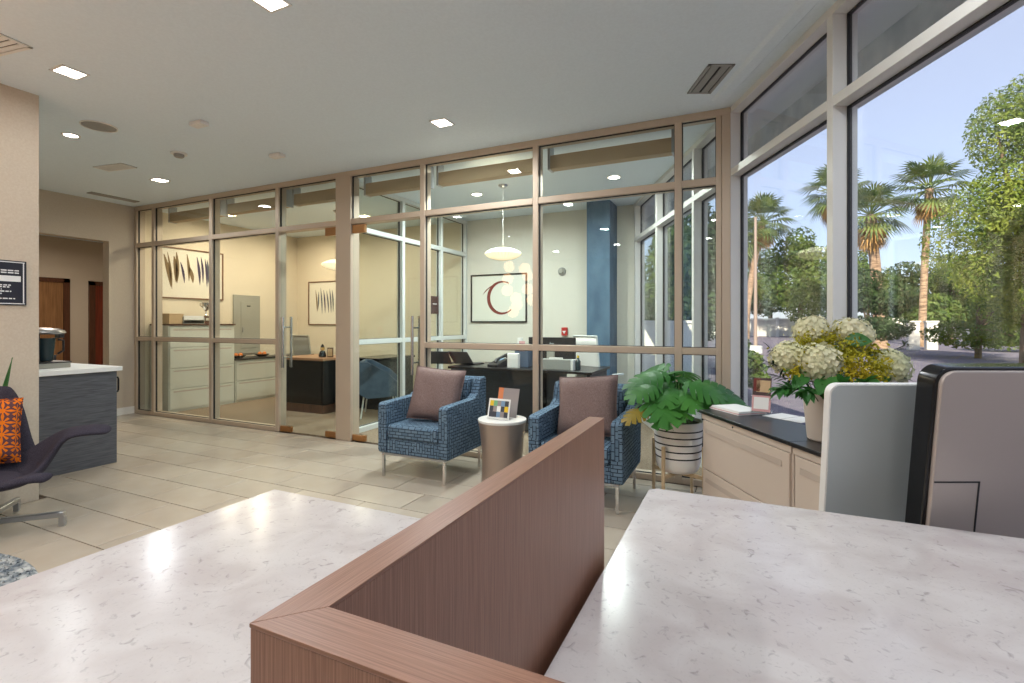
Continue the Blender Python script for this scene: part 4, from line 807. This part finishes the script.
# desk and chairs, left office
t = thing('office_desk', 'black desk with a wooden top in the left office', 'desk', (-5.78, 5.56, 0))
obj('desk_top', B(-.44, .44, -.36, .36, .75, .785, .003, 1), 'desk_top_wood', t); obj('modesty_panel', B(-.40, .40, -.33, -.30, .12, .75), 'black_gloss', t)
for s in (-1, 1): obj('side_panel', B(s*.40-.02, s*.40+.02, -.33, .33, .12, .75), 'black_gloss', t)
obj('plinth', B(-.42, .42, -.335, .33, 0, .12), 'frame_brown', t)
t = thing('office_desk', 'black side desk beyond the glass door on the right of the column', 'desk', (-5.12, 6.25, 0)); obj('desk_top', B(-.26, .26, -.45, .45, .73, .76, .003, 1), 'black_gloss', t); obj('pedestal', B(-.24, .24, -.42, .42, 0, .73), 'black_plastic', t)
def task_chair(label, loc, rot, m_='mesh_grey', fm='panel_grey', zb=1.08):
    t = thing('office_chair', label, 'office chair', loc, rot, 'office chairs'); s = zb-.56
    rows = [[(x, .22+.05*(z-.5)/s-.25*x*x, z) for x in [(-.22+.44*k/8)*(1-.16*max(0, (z-.8))) for k in range(9)]] for z in [.56+s*i/6 for i in range(7)]]
    bm = nb(); surf(bm, rows); o = obj('backrest', bm, m_, t); md = o.modifiers.new('s', 'SOLIDIFY'); md.thickness = .02
    rim = [rows[0][0]]+[r[0] for r in rows]+rows[-1]+[r[-1] for r in rows[::-1]]+rows[0][::-1]
    obj('back_frame', tube(nb(), rim[1:], .011, 6), fm, t); obj('seat', B(-.24, .24, -.24, .22, .44, .50, .025, 3), m_, t)
    obj('spine', tube(nb(), [(0, .05, .40), (0, .26, .44), (0, .27, .70)], .018, 8), fm, t); obj('gas_lift', tube(nb(), [(0, 0, .1), (0, 0, .44)], .025, 10), fm, t)
    for k in range(5):
        a = R(72*k); e = (math.cos(a)*.29, math.sin(a)*.29); bm = nb(); tube(bm, [(0, 0, .1), (e[0], e[1], .075)], [.022, .014], 8); obj('base_arm', bm, fm, t); bm = nb(); ball(bm, (e[0], e[1], .03), .03, 10, 6); obj('caster', bm, 'black_plastic', t)
    for sx_ in (-1, 1): obj('armrest', tube(nb(), [(sx_*.22, .1, .47), (sx_*.27, .08, .52), (sx_*.27, .04, .64), (sx_*.27, -.14, .64)], .014, 8), fm, t)
v = py(305, 350, 5.95); task_chair('grey mesh office chair behind the left office desk', (v.x, 6.15, 0), R(172))
v = py(590, 350, 6.2); task_chair('white shell office chair beside the blue column', (v.x+.10, 6.30, 0), R(150), 'white_plastic', 'aluminium_cool', 1.12)
def guest_chair(label, loc, rot):
    t = thing('guest_chair', label, 'chair', loc, rot, 'angular guest chairs')
    obj('seat', B(-.26, .26, -.27, .2, .36, .45, .02, 2), 'blue_grey_leather', t)
    for s in (-1, 1):
        x = s*.275; pr = [(-.27, .30), (-.29, .45), (-.12, .62), (.14, .76), (.24, .76), (.25, .34), (.15, .27)]; obj('side_wing', prism(nb(), pr, 'yz', x-.02, x+.02, .006), 'blue_grey_leather', t)
        for y in (-.2, .2): obj('leg', tube(nb(), [(s*.22, y*.9, .37), (s*.26, y*1.15, 0)], .011, 8), 'white_plastic', t)
    obj('backrest', prism(nb(), [(.17, .40), (.24, .40), (.255, .76), (.2, .77)], 'yz', -.255, .255, .008), 'blue_grey_leather', t)
v = pxx(386, 380, -4.5); guest_chair('blue grey angular guest chair seen through the right glass door', (-4.60, 5.52, 0), R(125))
# desk accessories, left office
ZD = .7855
v = py(322.5, 358, 5.42); t = on('figurine', 'small black and yellow figurine on the left office desk', 'figurine', v.x, 5.42, ZD)
obj('body', lathe(nb(), [(0, 0), (.05, 0), (.055, .03), (.035, .09), (0, .1)], 16), 'black_gloss', t); bm = nb(); ball(bm, (0, 0, .125), .035, 12, 8); obj('head', bm, 'gold', t); obj('hat', lathe(nb(), [(.028, .145), (.03, .15), (.008, .19), (0, .19)], 12), 'black_gloss', t)
v = py(330, 358, 5.45); t = on('photo_frame', 'small photo frame beside the figurine', 'photo frame', v.x, 5.45, ZD, R(10)); obj('frame', B(-.05, .05, 0, .012, 0, .14, .003, 1), 'frame_brown', t); obj('photo', B(-.038, .038, -.002, 0, .015, .125), 'tan_book', t, smooth=0); obj('easel', B(-.01, .01, .012, .06, 0, .01), 'frame_brown', t)
ZL = .7025
for i, (x, lb) in enumerate(((238, 'orange fruit dish on the low file cabinet, left one'), (262, 'orange fruit dish on the low file cabinet, right one'))):
    v = pxx(x, 357, -7.6); t = on('fruit_dish', lb, 'dish', -7.6, v.y, ZL); obj('dish', lathe(nb(), [(0, 0), (.06, 0), (.12, .04), (.115, .045), (.06, .012), (0, .012)], 24), 'black_gloss', t)
    for k in range(4):
        bm = nb(); ball(bm, (.05*math.cos(k*1.6), .05*math.sin(k*1.6), .05), .034, 10, 7); obj('fruit', bm, 'orange_fruit', t)
# ---- right office desk
t = thing('office_desk', 'long black desk behind the armchairs in the right office', 'desk', (-2.35, 5.70, 0))
obj('desk_top', B(-1.0, .85, -.40, .42, .715, .745, .003, 1), 'black_top', t); obj('modesty_panel', B(-.96, .30, -.36, -.33, .02, .715), 'black_plastic', t)
for x in (-.96, .28, .80): obj('side_panel', B(x-.02, x+.02, -.36, .38, 0, .715), 'black_plastic', t)
ZR = .7455
for (x, Y, rot, lb) in ((440, 5.55, 12, 'left of two open laptops on the right office desk'), (464, 5.62, -10, 'right of two open laptops on the right office desk')):
    v = py(x, 372, Y); t = thing('laptop', lb, 'laptop', (v.x, Y, ZR), R(rot), 'laptops on the right office desk')
    obj('keyboard_base', B(-.165, .165, 0, .22, 0, .016, .004, 1), 'black_plastic', t); bm = nb(); box(bm, -.165, .165, -.006, .004, 0, .21, .003, 1); bmesh.ops.transform(bm, matrix=Matrix.Translation((0, 0, .012)) @ Matrix.Rotation(R(40), 4, 'X'), verts=bm.verts[:]); obj('lid', bm, 'card_dark', t)
v = py(498, 370, 5.5); t = thing('desk_phone', 'black desk phone beside the white box', 'telephone', (v.x, 5.5, ZR), R(160)); obj('base', prism(nb(), [(-.1, 0), (.1, 0), (.1, .03), (-.1, .10)], 'yz', -.09, .09, .006), 'black_plastic', t)
obj('handset', tube(nb(), [(-.06, -.11, .12), (-.06, -.09, .145), (-.06, 0, .12), (-.06, .08, .09), (-.06, .1, .06)], [.024, .022, .016, .022, .024], 10), 'black_plastic', t); obj('display', prism(nb(), [(-.09, .095), (-.03, .075), (-.03, .078), (-.09, .1)], 'yz', -.02, .07), 'card_blue', t)
v = py(513.5, 376, 5.42); t = thing('white_box', 'white upright box on the right office desk', 'box', (v.x, 5.42, ZR), R(3)); obj('body', B(-.07, .07, -.03, .04, 0, .175, .004, 1), 'white_plastic', t); obj('flap', B(-.066, .066, -.0315, -.03, .11, .165), 'paper', t, smooth=0)
v = py(524, 375, 5.6); t = thing('file_sorter', 'blue grey file sorter with a pink card on the desk', 'organizer', (v.x, 5.6, ZR)); obj('body', B(-.09, .09, -.08, .08, 0, .24, .005, 1), 'blue_box', t); obj('card', B(-.03, .05, -.084, -.081, .2, .32), 'card_pink', t, smooth=0); obj('envelope', B(-.08, -.02, -.02, 0, .2, .36), 'paper', t, smooth=0)
a, c = py(528.5, 337, 5.75), py(575, 366, 5.75); hw = (c.x-a.x)/2
t = thing('monitor', 'black office monitor seen from behind through the partition', 'monitor', ((a.x+c.x)/2, 5.75, ZR)); obj('casing', B(-hw, hw, 0, .045, a.z-ZR-.36, a.z-ZR, .006, 2), 'black_plastic', t); obj('screen', B(-hw+.015, hw-.015, .045, .047, a.z-ZR-.34, a.z-ZR-.015), 'screen_dark', t, smooth=0)
obj('stand', B(-.05, .05, -.03, 0, .0, .2, .004, 1), 'panel_grey', t); obj('foot', B(-.12, .12, -.08, .12, 0, .012, .003, 1), 'panel_grey', t)
fc = bpy.data.curves.new('logo', 'FONT'); fc.body = 'hp'; fc.size = .062; fc.extrude = .001; fc.shear = .3; fc.align_x = 'CENTER'; fo = bpy.data.objects.new('logo_text', fc); COL.objects.link(fo)
bpy.context.view_layer.update(); lm = bpy.data.meshes.new_from_object(fo); bpy.data.objects.remove(fo); lm.transform(Matrix.Rotation(R(90), 4, 'X')); lm.materials.clear(); lm.materials.append(MATS['silver_mesh'])
lo = bpy.data.objects.new('logo', lm); COL.objects.link(lo); lo.parent = t; lo.location = (0, -.002, a.z-ZR-.1)
v = py(558, 377, 5.45); t = thing('desk_organizer', 'grey desk organizer box in front of the office monitor', 'organizer', (v.x, 5.44, ZR)); obj('body', B(-.2, .17, -.05, .08, 0, .12, .004, 1), 'mesh_grey', t); obj('side_shelf', B(.171, .2, -.05, .08, 0, .12, .003, 1), 'white_plastic', t); obj('name_card', B(-.1, .06, -.02, .01, .12, .14), 'white_plastic', t)
v = py(578, 376, 5.5); t = thing('pump_bottle', 'clear pump bottle with a yellow cap on the desk', 'bottle', (v.x, 5.5, ZR)); obj('bottle', lathe(nb(), [(0, 0), (.026, 0), (.03, .01), (.03, .1), (.012, .125), (.012, .14), (0, .14)], 16), 'teal_glass', t); obj('pump', lathe(nb(), [(0, .14), (.013, .14), (.013, .165), (0, .165)], 12), 'card_yellow', t)
# wall devices, right office
v = py(562, 271.5, YB); t = thing('wall_strobe', 'round white alarm sounder on the right office wall', 'alarm', (v.x, YB, v.z)); bm = nb(); tube(bm, [(0, -.001, 0), (0, -.03, 0)], [.062, .055], 28); obj('base', bm, 'mesh_grey', t); bm = nb(); tube(bm, [(0, -.0302, 0), (0, -.05, 0)], [.04, .03], 20); obj('grille', bm, 'panel_grey', t)
v = py(565, 331.5, YB); t = thing('fire_alarm_pull', 'red fire alarm pull station on the right office wall', 'alarm', (v.x, YB, v.z)); obj('housing', B(-.045, .045, -.04, -.001, -.06, .06, .005, 1), 'alarm_red', t)
obj('pull_handle', prism(nb(), [(-.03, .01), (.03, .01), (.012, -.012), (.01, -.03), (-.01, -.03), (-.012, -.012)], 'xz', -.046, -.04), 'sign_white', t)
v = pxx(437.5, 305, XD); t = thing('door_plaque', 'dark brown plaque on the glass between the offices', 'sign', (XD-.05, v.y, v.z)); obj('board', B(0, .006, -.115, .115, -.13, .13), 'sign_brown', t, smooth=0)
bm = nb(); [box(bm, .006, .0072, -.05+.02*k, -.036+.02*k, .01, .022) for k in range(5)]; o_ = obj('lettering', bm, 'sign_white', t, smooth=0); o_['kind'] = 'stuff'
# saucer pendants
def pendant(label, loc, col):
    t = thing('pendant_lamp', label, 'pendant lamp', loc, 0, 'saucer pendant lamps'); n = 24
    prof = [(.045, -.078), (.10, -.066), (.16, -.045), (.205, -.018), (.22, .003), (.205, .024), (.16, .048), (.10, .068), (.045, .078)]
    obj('shade', lathe(nb(), prof, 48), 'bubble_shade', t); bm = nb()
    for k in range(32):
        a = 2*math.pi*k/32; tube(bm, [((r+.001)*math.cos(a), (r+.001)*math.sin(a), z) for r, z in prof], .0016, 4, False)
    obj('ribs', bm, 'white_plastic', t); obj('lower_ring', lathe(nb(), [(.02, -.082), (.045, -.082), (.045, -.076), (.02, -.076), (.02, -.082)], 20), 'white_plastic', t)
    h_ = CEIL-loc[2]; obj('cord', tube(nb(), [(0, 0, .06), (0, 0, h_-.03)], .003, 6), 'white_plastic', t); obj('canopy', lathe(nb(), [(0, h_-.035), (.03, h_-.033), (.055, h_-.015), (.06, h_-.001), (0, h_-.001)], 20), 'chrome', t)
pendant('white saucer pendant lamp hanging in the right office', (-2.61, 5.36, 2.11), (1, .85, .62))
v = py(337, 265, 5.55); pendant('white saucer pendant lamp hanging in the left office', (v.x, 5.55, v.z), (1, .8, .55))
# globe chandelier of the lobby: it hangs outside the view and shows as a reflection in the glass
t = thing('globe_chandelier', 'cluster chandelier of warm glowing glass globes in the lobby', 'chandelier', (-3.85, -.02, CEIL-.02))
obj('canopy', lathe(nb(), [(0, -.01), (.16, -.01), (.16, .019), (0, .019)], 32), 'chrome', t)
for k, (x, y) in enumerate([(509, 266.5), (507.5, 279), (507, 290.5), (516, 298), (517, 304.5), (524.5, 268.5), (527.5, 275.5), (527.5, 289), (513, 312), (532, 300)]):
    Yv = 8.4+.12*math.sin(k*2.3); v = py(x, y, Yv); p = Vector((v.x+3.85, 8.38-Yv+.02, v.z-CEIL+.02))
    bm = nb(); ball(bm, p, .105, 20, 12); g = obj('globe', bm, 'globe_glow', t); obj('cord', tube(nb(), [(p.x, p.y, p.z+.1), (p.x*.4, p.y*.4, -.01)], .003, 5), 'black_metal', g)
# ================================================================ OUTDOORS
GZ = -.14
struct('ground', B(-60, 110, -60, 130, GZ-.2, GZ), 'asphalt', 'grey asphalt car park outside the windows', 'ground', smooth=0)
def out(r, d, z=GZ): return Vector((r*CS-d*SN, r*SN+d*CS, z))
def op(x, d): return out((x-512)/497*d, d)
RT = random.Random(42)
def foliage(bm, blobs, n, size, rnd):
    tot = sum(b_[3]*b_[4] for b_ in blobs)
    for (cx, cy, cz, rx, rz) in blobs:
        for i in range(int(n*rx*rz/tot)):
            while True:
                p = Vector((rnd.uniform(-1, 1), rnd.uniform(-1, 1), rnd.uniform(-1, 1)))
                if .25 < p.length < 1: break
            p = p.normalized()*(p.length**.5); c = Vector((cx+p.x*rx, cy+p.y*rx, cz+p.z*rz)); nrm = (p+Vector((rnd.gauss(0, .6), rnd.gauss(0, .6), rnd.gauss(.3, .5)))).normalized(); a, b_ = frame_of(nrm); s = size*rnd.uniform(.6, 1.3); q = rnd.random()*6.28
            u = a*math.cos(q)+b_*math.sin(q); v = nrm.cross(u); bm.faces.new([bm.verts.new(c-u*s), bm.verts.new(c-v*s*.42), bm.verts.new(c+u*s), bm.verts.new(c+v*s*.42)])
def tree(label, loc, h_, rx, leaf, n, size, trunk_h=None, blobs=9, cat='tree', name='tree', seed=1, low=.35):
    rnd = random.Random(seed); t = thing(name, label, cat, loc); bl = []
    for k in range(blobs):
        a = rnd.random()*6.28; rr = rnd.uniform(.1, .62)*rx; z = h_*rnd.uniform(low, .86); k_ = 1-.45*max(0, (z/h_-.5)*2); bl.append((rr*math.cos(a)*k_, rr*math.sin(a)*k_, z, rx*rnd.uniform(.36, .55)*k_, h_*rnd.uniform(.10, .17)))
    bl.append((0, 0, h_*.88, rx*.3, h_*.13)); bm = nb(); foliage(bm, bl, n, size, rnd); obj('foliage', bm, leaf, t, smooth=0)
    tr = obj('trunk', tube(nb(), [(0, 0, 0), (.05, .03, h_*.3), (-.05, .05, h_*.75)], [h_*.028, h_*.022, h_*.008], 9), 'bark', t)
    for b_ in bl[:6]: obj('branch', tube(nb(), [(.03, .03, h_*.28), (b_[0]*.5, b_[1]*.5, (h_*.3+b_[2])/2), (b_[0], b_[1], b_[2])], [h_*.012, h_*.009, h_*.003], 6), 'bark', t)
def fan(bm, base, d, up, L_, n=13, spread=165, droop=.22):
    d = d.normalized(); side = d.cross(up).normalized(); up = side.cross(d).normalized()
    for k in range(n):
        a = R(-spread/2+spread*k/(n-1)); ax = d*math.cos(a)+side*math.sin(a); sd = (side*math.cos(a)-d*math.sin(a)); l = L_*(1-.25*(abs(a)/R(90)))
        p0, p1, p2 = base, base+ax*l*.55+up*.04, base+ax*l-Vector((0, 0, 1))*droop*l; w_ = l*.05
        v0 = bm.verts.new(p0); v1, v2 = bm.verts.new(p1-sd*w_), bm.verts.new(p1+sd*w_); v3 = bm.verts.new(p2); bm.faces.new((v0, v1, v2)); bm.faces.new((v1, v3, v2))
def palm(label, loc, h_, rad, lean=(0, 0), n=46, skirt=16, seed=1, L_=1.0):
    rnd = random.Random(seed); t = thing('palm_tree', label, 'palm tree', loc, 0, 'fan palms outside the window'); top = Vector((lean[0], lean[1], h_)); pts = [Vector((lean[0]*(s/6)**1.5, lean[1]*(s/6)**1.5, h_*s/6)) for s in range(7)]
    obj('trunk', tube(nb(), pts, [rad*1.5, rad*1.1, rad, rad, rad, rad*.95, rad*1.2], 12), 'palm_trunk', t)
    bm = nb(); bp = nb()
    for k in range(n):
        az = k*2.39996; el = R(80-122*(k+.5)/n+rnd.uniform(-12, 12)); d = Vector((math.cos(az)*math.cos(el), math.sin(az)*math.cos(el), math.sin(el))); pl = L_*rnd.uniform(.8, 1.15); b0 = top+d*.1; b1 = top+d*pl
        tube(bp, [b0, b1], .025, 4, False); up = Vector((0, 0, 1)) if abs(d.z) < .9 else Vector((math.cos(az), math.sin(az), 0)); fan(bm, b1, d+Vector((0, 0, -.12)), up, L_*rnd.uniform(.95, 1.25))
    obj('crown', bm, 'palm_green', t, smooth=0); obj('petioles', bp, 'palm_green', t, smooth=0); bm = nb()
    for k in range(skirt):
        az = k*2.39996; el = R(rnd.uniform(-80, -55)); d = Vector((math.cos(az)*math.cos(el), math.sin(az)*math.cos(el), math.sin(el))); fan(bm, top+d*rnd.uniform(.4, .9)-Vector((0, 0, rnd.uniform(0, .5))), d, Vector((math.cos(az), math.sin(az), .2)), L_*.9, 11, 110, .2)
    obj('dead_skirt', bm, 'palm_dead', t, smooth=0)
# palms (x in the picture, distance)
palm('tall slim palm standing alone left of the big bright tree', op(922, 30), 9.5, .19, (.4, .2), seed=2, L_=1.15, n=40)
palm('shaggy palm beside the window mullion', op(880, 28), 7.5, .27, (-.5, -.2), seed=3, skirt=40, L_=1.05, n=40)
palm('palm half hidden behind the window mullion', op(836, 34), 10.2, .26, seed=4, skirt=34, L_=1.2)
palm('leaning palm behind the light pole', op(745, 44), 10.3, .26, (1.4, .6), seed=5, L_=1.45)
palm('thin palm trunk at the left edge of the window', op(735, 26), 5.9, .17, seed=6, L_=.85)
# leafy trees
tree('big bright green tree filling the right of the window', op(1030, 15), 9.0, 2.5, 'tree_bright', 42000, .06, seed=11, blobs=16, low=.2)
tree('bright green tree at the right edge of the window', op(1100, 12), 7.0, 1.8, 'tree_bright', 16000, .07, seed=12, blobs=12, low=.2)
tree('dark green tree between the palms and the bright tree', op(950, 36), 6.4, 3.0, 'tree_mid', 9000, .16, seed=13, blobs=12, low=.2)
tree('dark tree behind the shaggy palm', op(868, 23), 3.9, 2.3, 'tree_dark', 12000, .09, seed=14, blobs=12, low=.2)
tree('round green tree right of the light pole', op(800, 46), 10.3, 4.4, 'tree_mid', 10000, .19, seed=15, blobs=13, low=.25)
tree('green tree behind the mullion', op(842, 48), 10.2, 4.2, 'tree_mid', 8000, .18, seed=16, blobs=12, low=.25)
tree('green tree left of the light pole', op(735, 58), 11.2, 4.4, 'tree_mid', 8000, .2, seed=17, blobs=12, low=.25)
tree('low tree behind the leaning palm', op(770, 64), 11.0, 5.2, 'tree_dark', 8000, .22, seed=18, blobs=12, low=.25)
tree('low bush tree far behind the white fence', op(905, 62), 9.0, 6, 'tree_dark', 8000, .25, seed=19, blobs=12, low=.2)
tree('far trees at the right behind the car park', op(975, 48), 8.0, 5.5, 'tree_mid', 9000, .22, seed=20, blobs=12, low=.2)
tree('olive coloured shrub under the bright tree', op(978, 20), 4.2, 2.6, 'tree_mid', 6000, .09, seed=21, blobs=9, cat='shrub', name='shrub', low=.2)
tree('small shrub outside the corner of the window', op(741, 9.5), 1.15, .55, 'tree_mid', 2600, .05, seed=22, blobs=7, cat='shrub', name='shrub', low=.3)
tree('dark tree outside the office window', op(700, 12.5), 4.4, 1.5, 'tree_dark', 6000, .10, seed=23, blobs=10, low=.35)
tree('green tree further along outside the office window', op(668, 17), 5.0, 1.8, 'tree_mid', 6000, .12, seed=24, blobs=10, low=.35)
tree('dark shrub below the bright tree at the right', op(1030, 24), 2.2, 2.6, 'tree_dark', 5000, .1, seed=25, blobs=9, cat='shrub', name='shrub', low=.2)
# white boundary fence: posts and panels
t = thing('boundary_wall', 'long white panelled boundary fence across the car park', 'fence', op(735, 52), TH)
for k in range(-2, 16):
    x = k*2.2; obj('post', B(x-.14, x+.14, -.14, .14, 0, 2.0), 'wall_stucco', t, smooth=0); obj('panel', B(x+.14, x+1.16, -.05, .05, .05, 1.75), 'fence_panel', t, smooth=0); obj('panel', B(x+1.2, x+2.06, -.05, .05, .05, 1.75), 'fence_panel', t, smooth=0)
    obj('cap', B(x+.14, x+2.06, -.1, .1, 1.75, 1.9), 'wall_stucco', t, smooth=0)
t = thing('garden_wall', 'low white garden wall just outside the office window', 'wall', out(3.5, 11), TH); obj('wall_body', B(-.95, .75, -.1, .1, 0, 1.42), 'wall_stucco', t, smooth=0); obj('coping', B(-.98, .78, -.13, .13, 1.42, 1.48), 'wall_stucco', t, smooth=0)
t = thing('light_pole', 'slender parking light pole in front of the palms', 'light pole', op(755.5, 23.5)); obj('pole', tube(nb(), [(0, 0, .35), (0, 0, 6.35)], [.085, .06], 12), 'pole_paint', t); obj('footing', lathe(nb(), [(0, 0), (.3, 0), (.3, .35), (0, .35)], 20), 'concrete', t)
obj('cap', B(-.07, .07, -.07, .07, 6.35, 6.42, .01, 1), 'pole_paint', t)
for i, (x, d) in enumerate(((914, 26), (932, 26.5))):  # added pale pillars stand in for a reflection in the window glass
    t = thing('gate_pillar', ['pale gate pillar below the slim palm, left one', 'pale gate pillar below the slim palm, right one'][i], 'pillar', op(x-1, d)); obj('shaft', B(-.24, .24, -.24, .24, 0, 1.45, .02, 1), 'fence_panel', t); obj('cap', B(-.28, .28, -.28, .28, 1.45, 1.54, .01, 1), 'fence_panel', t)
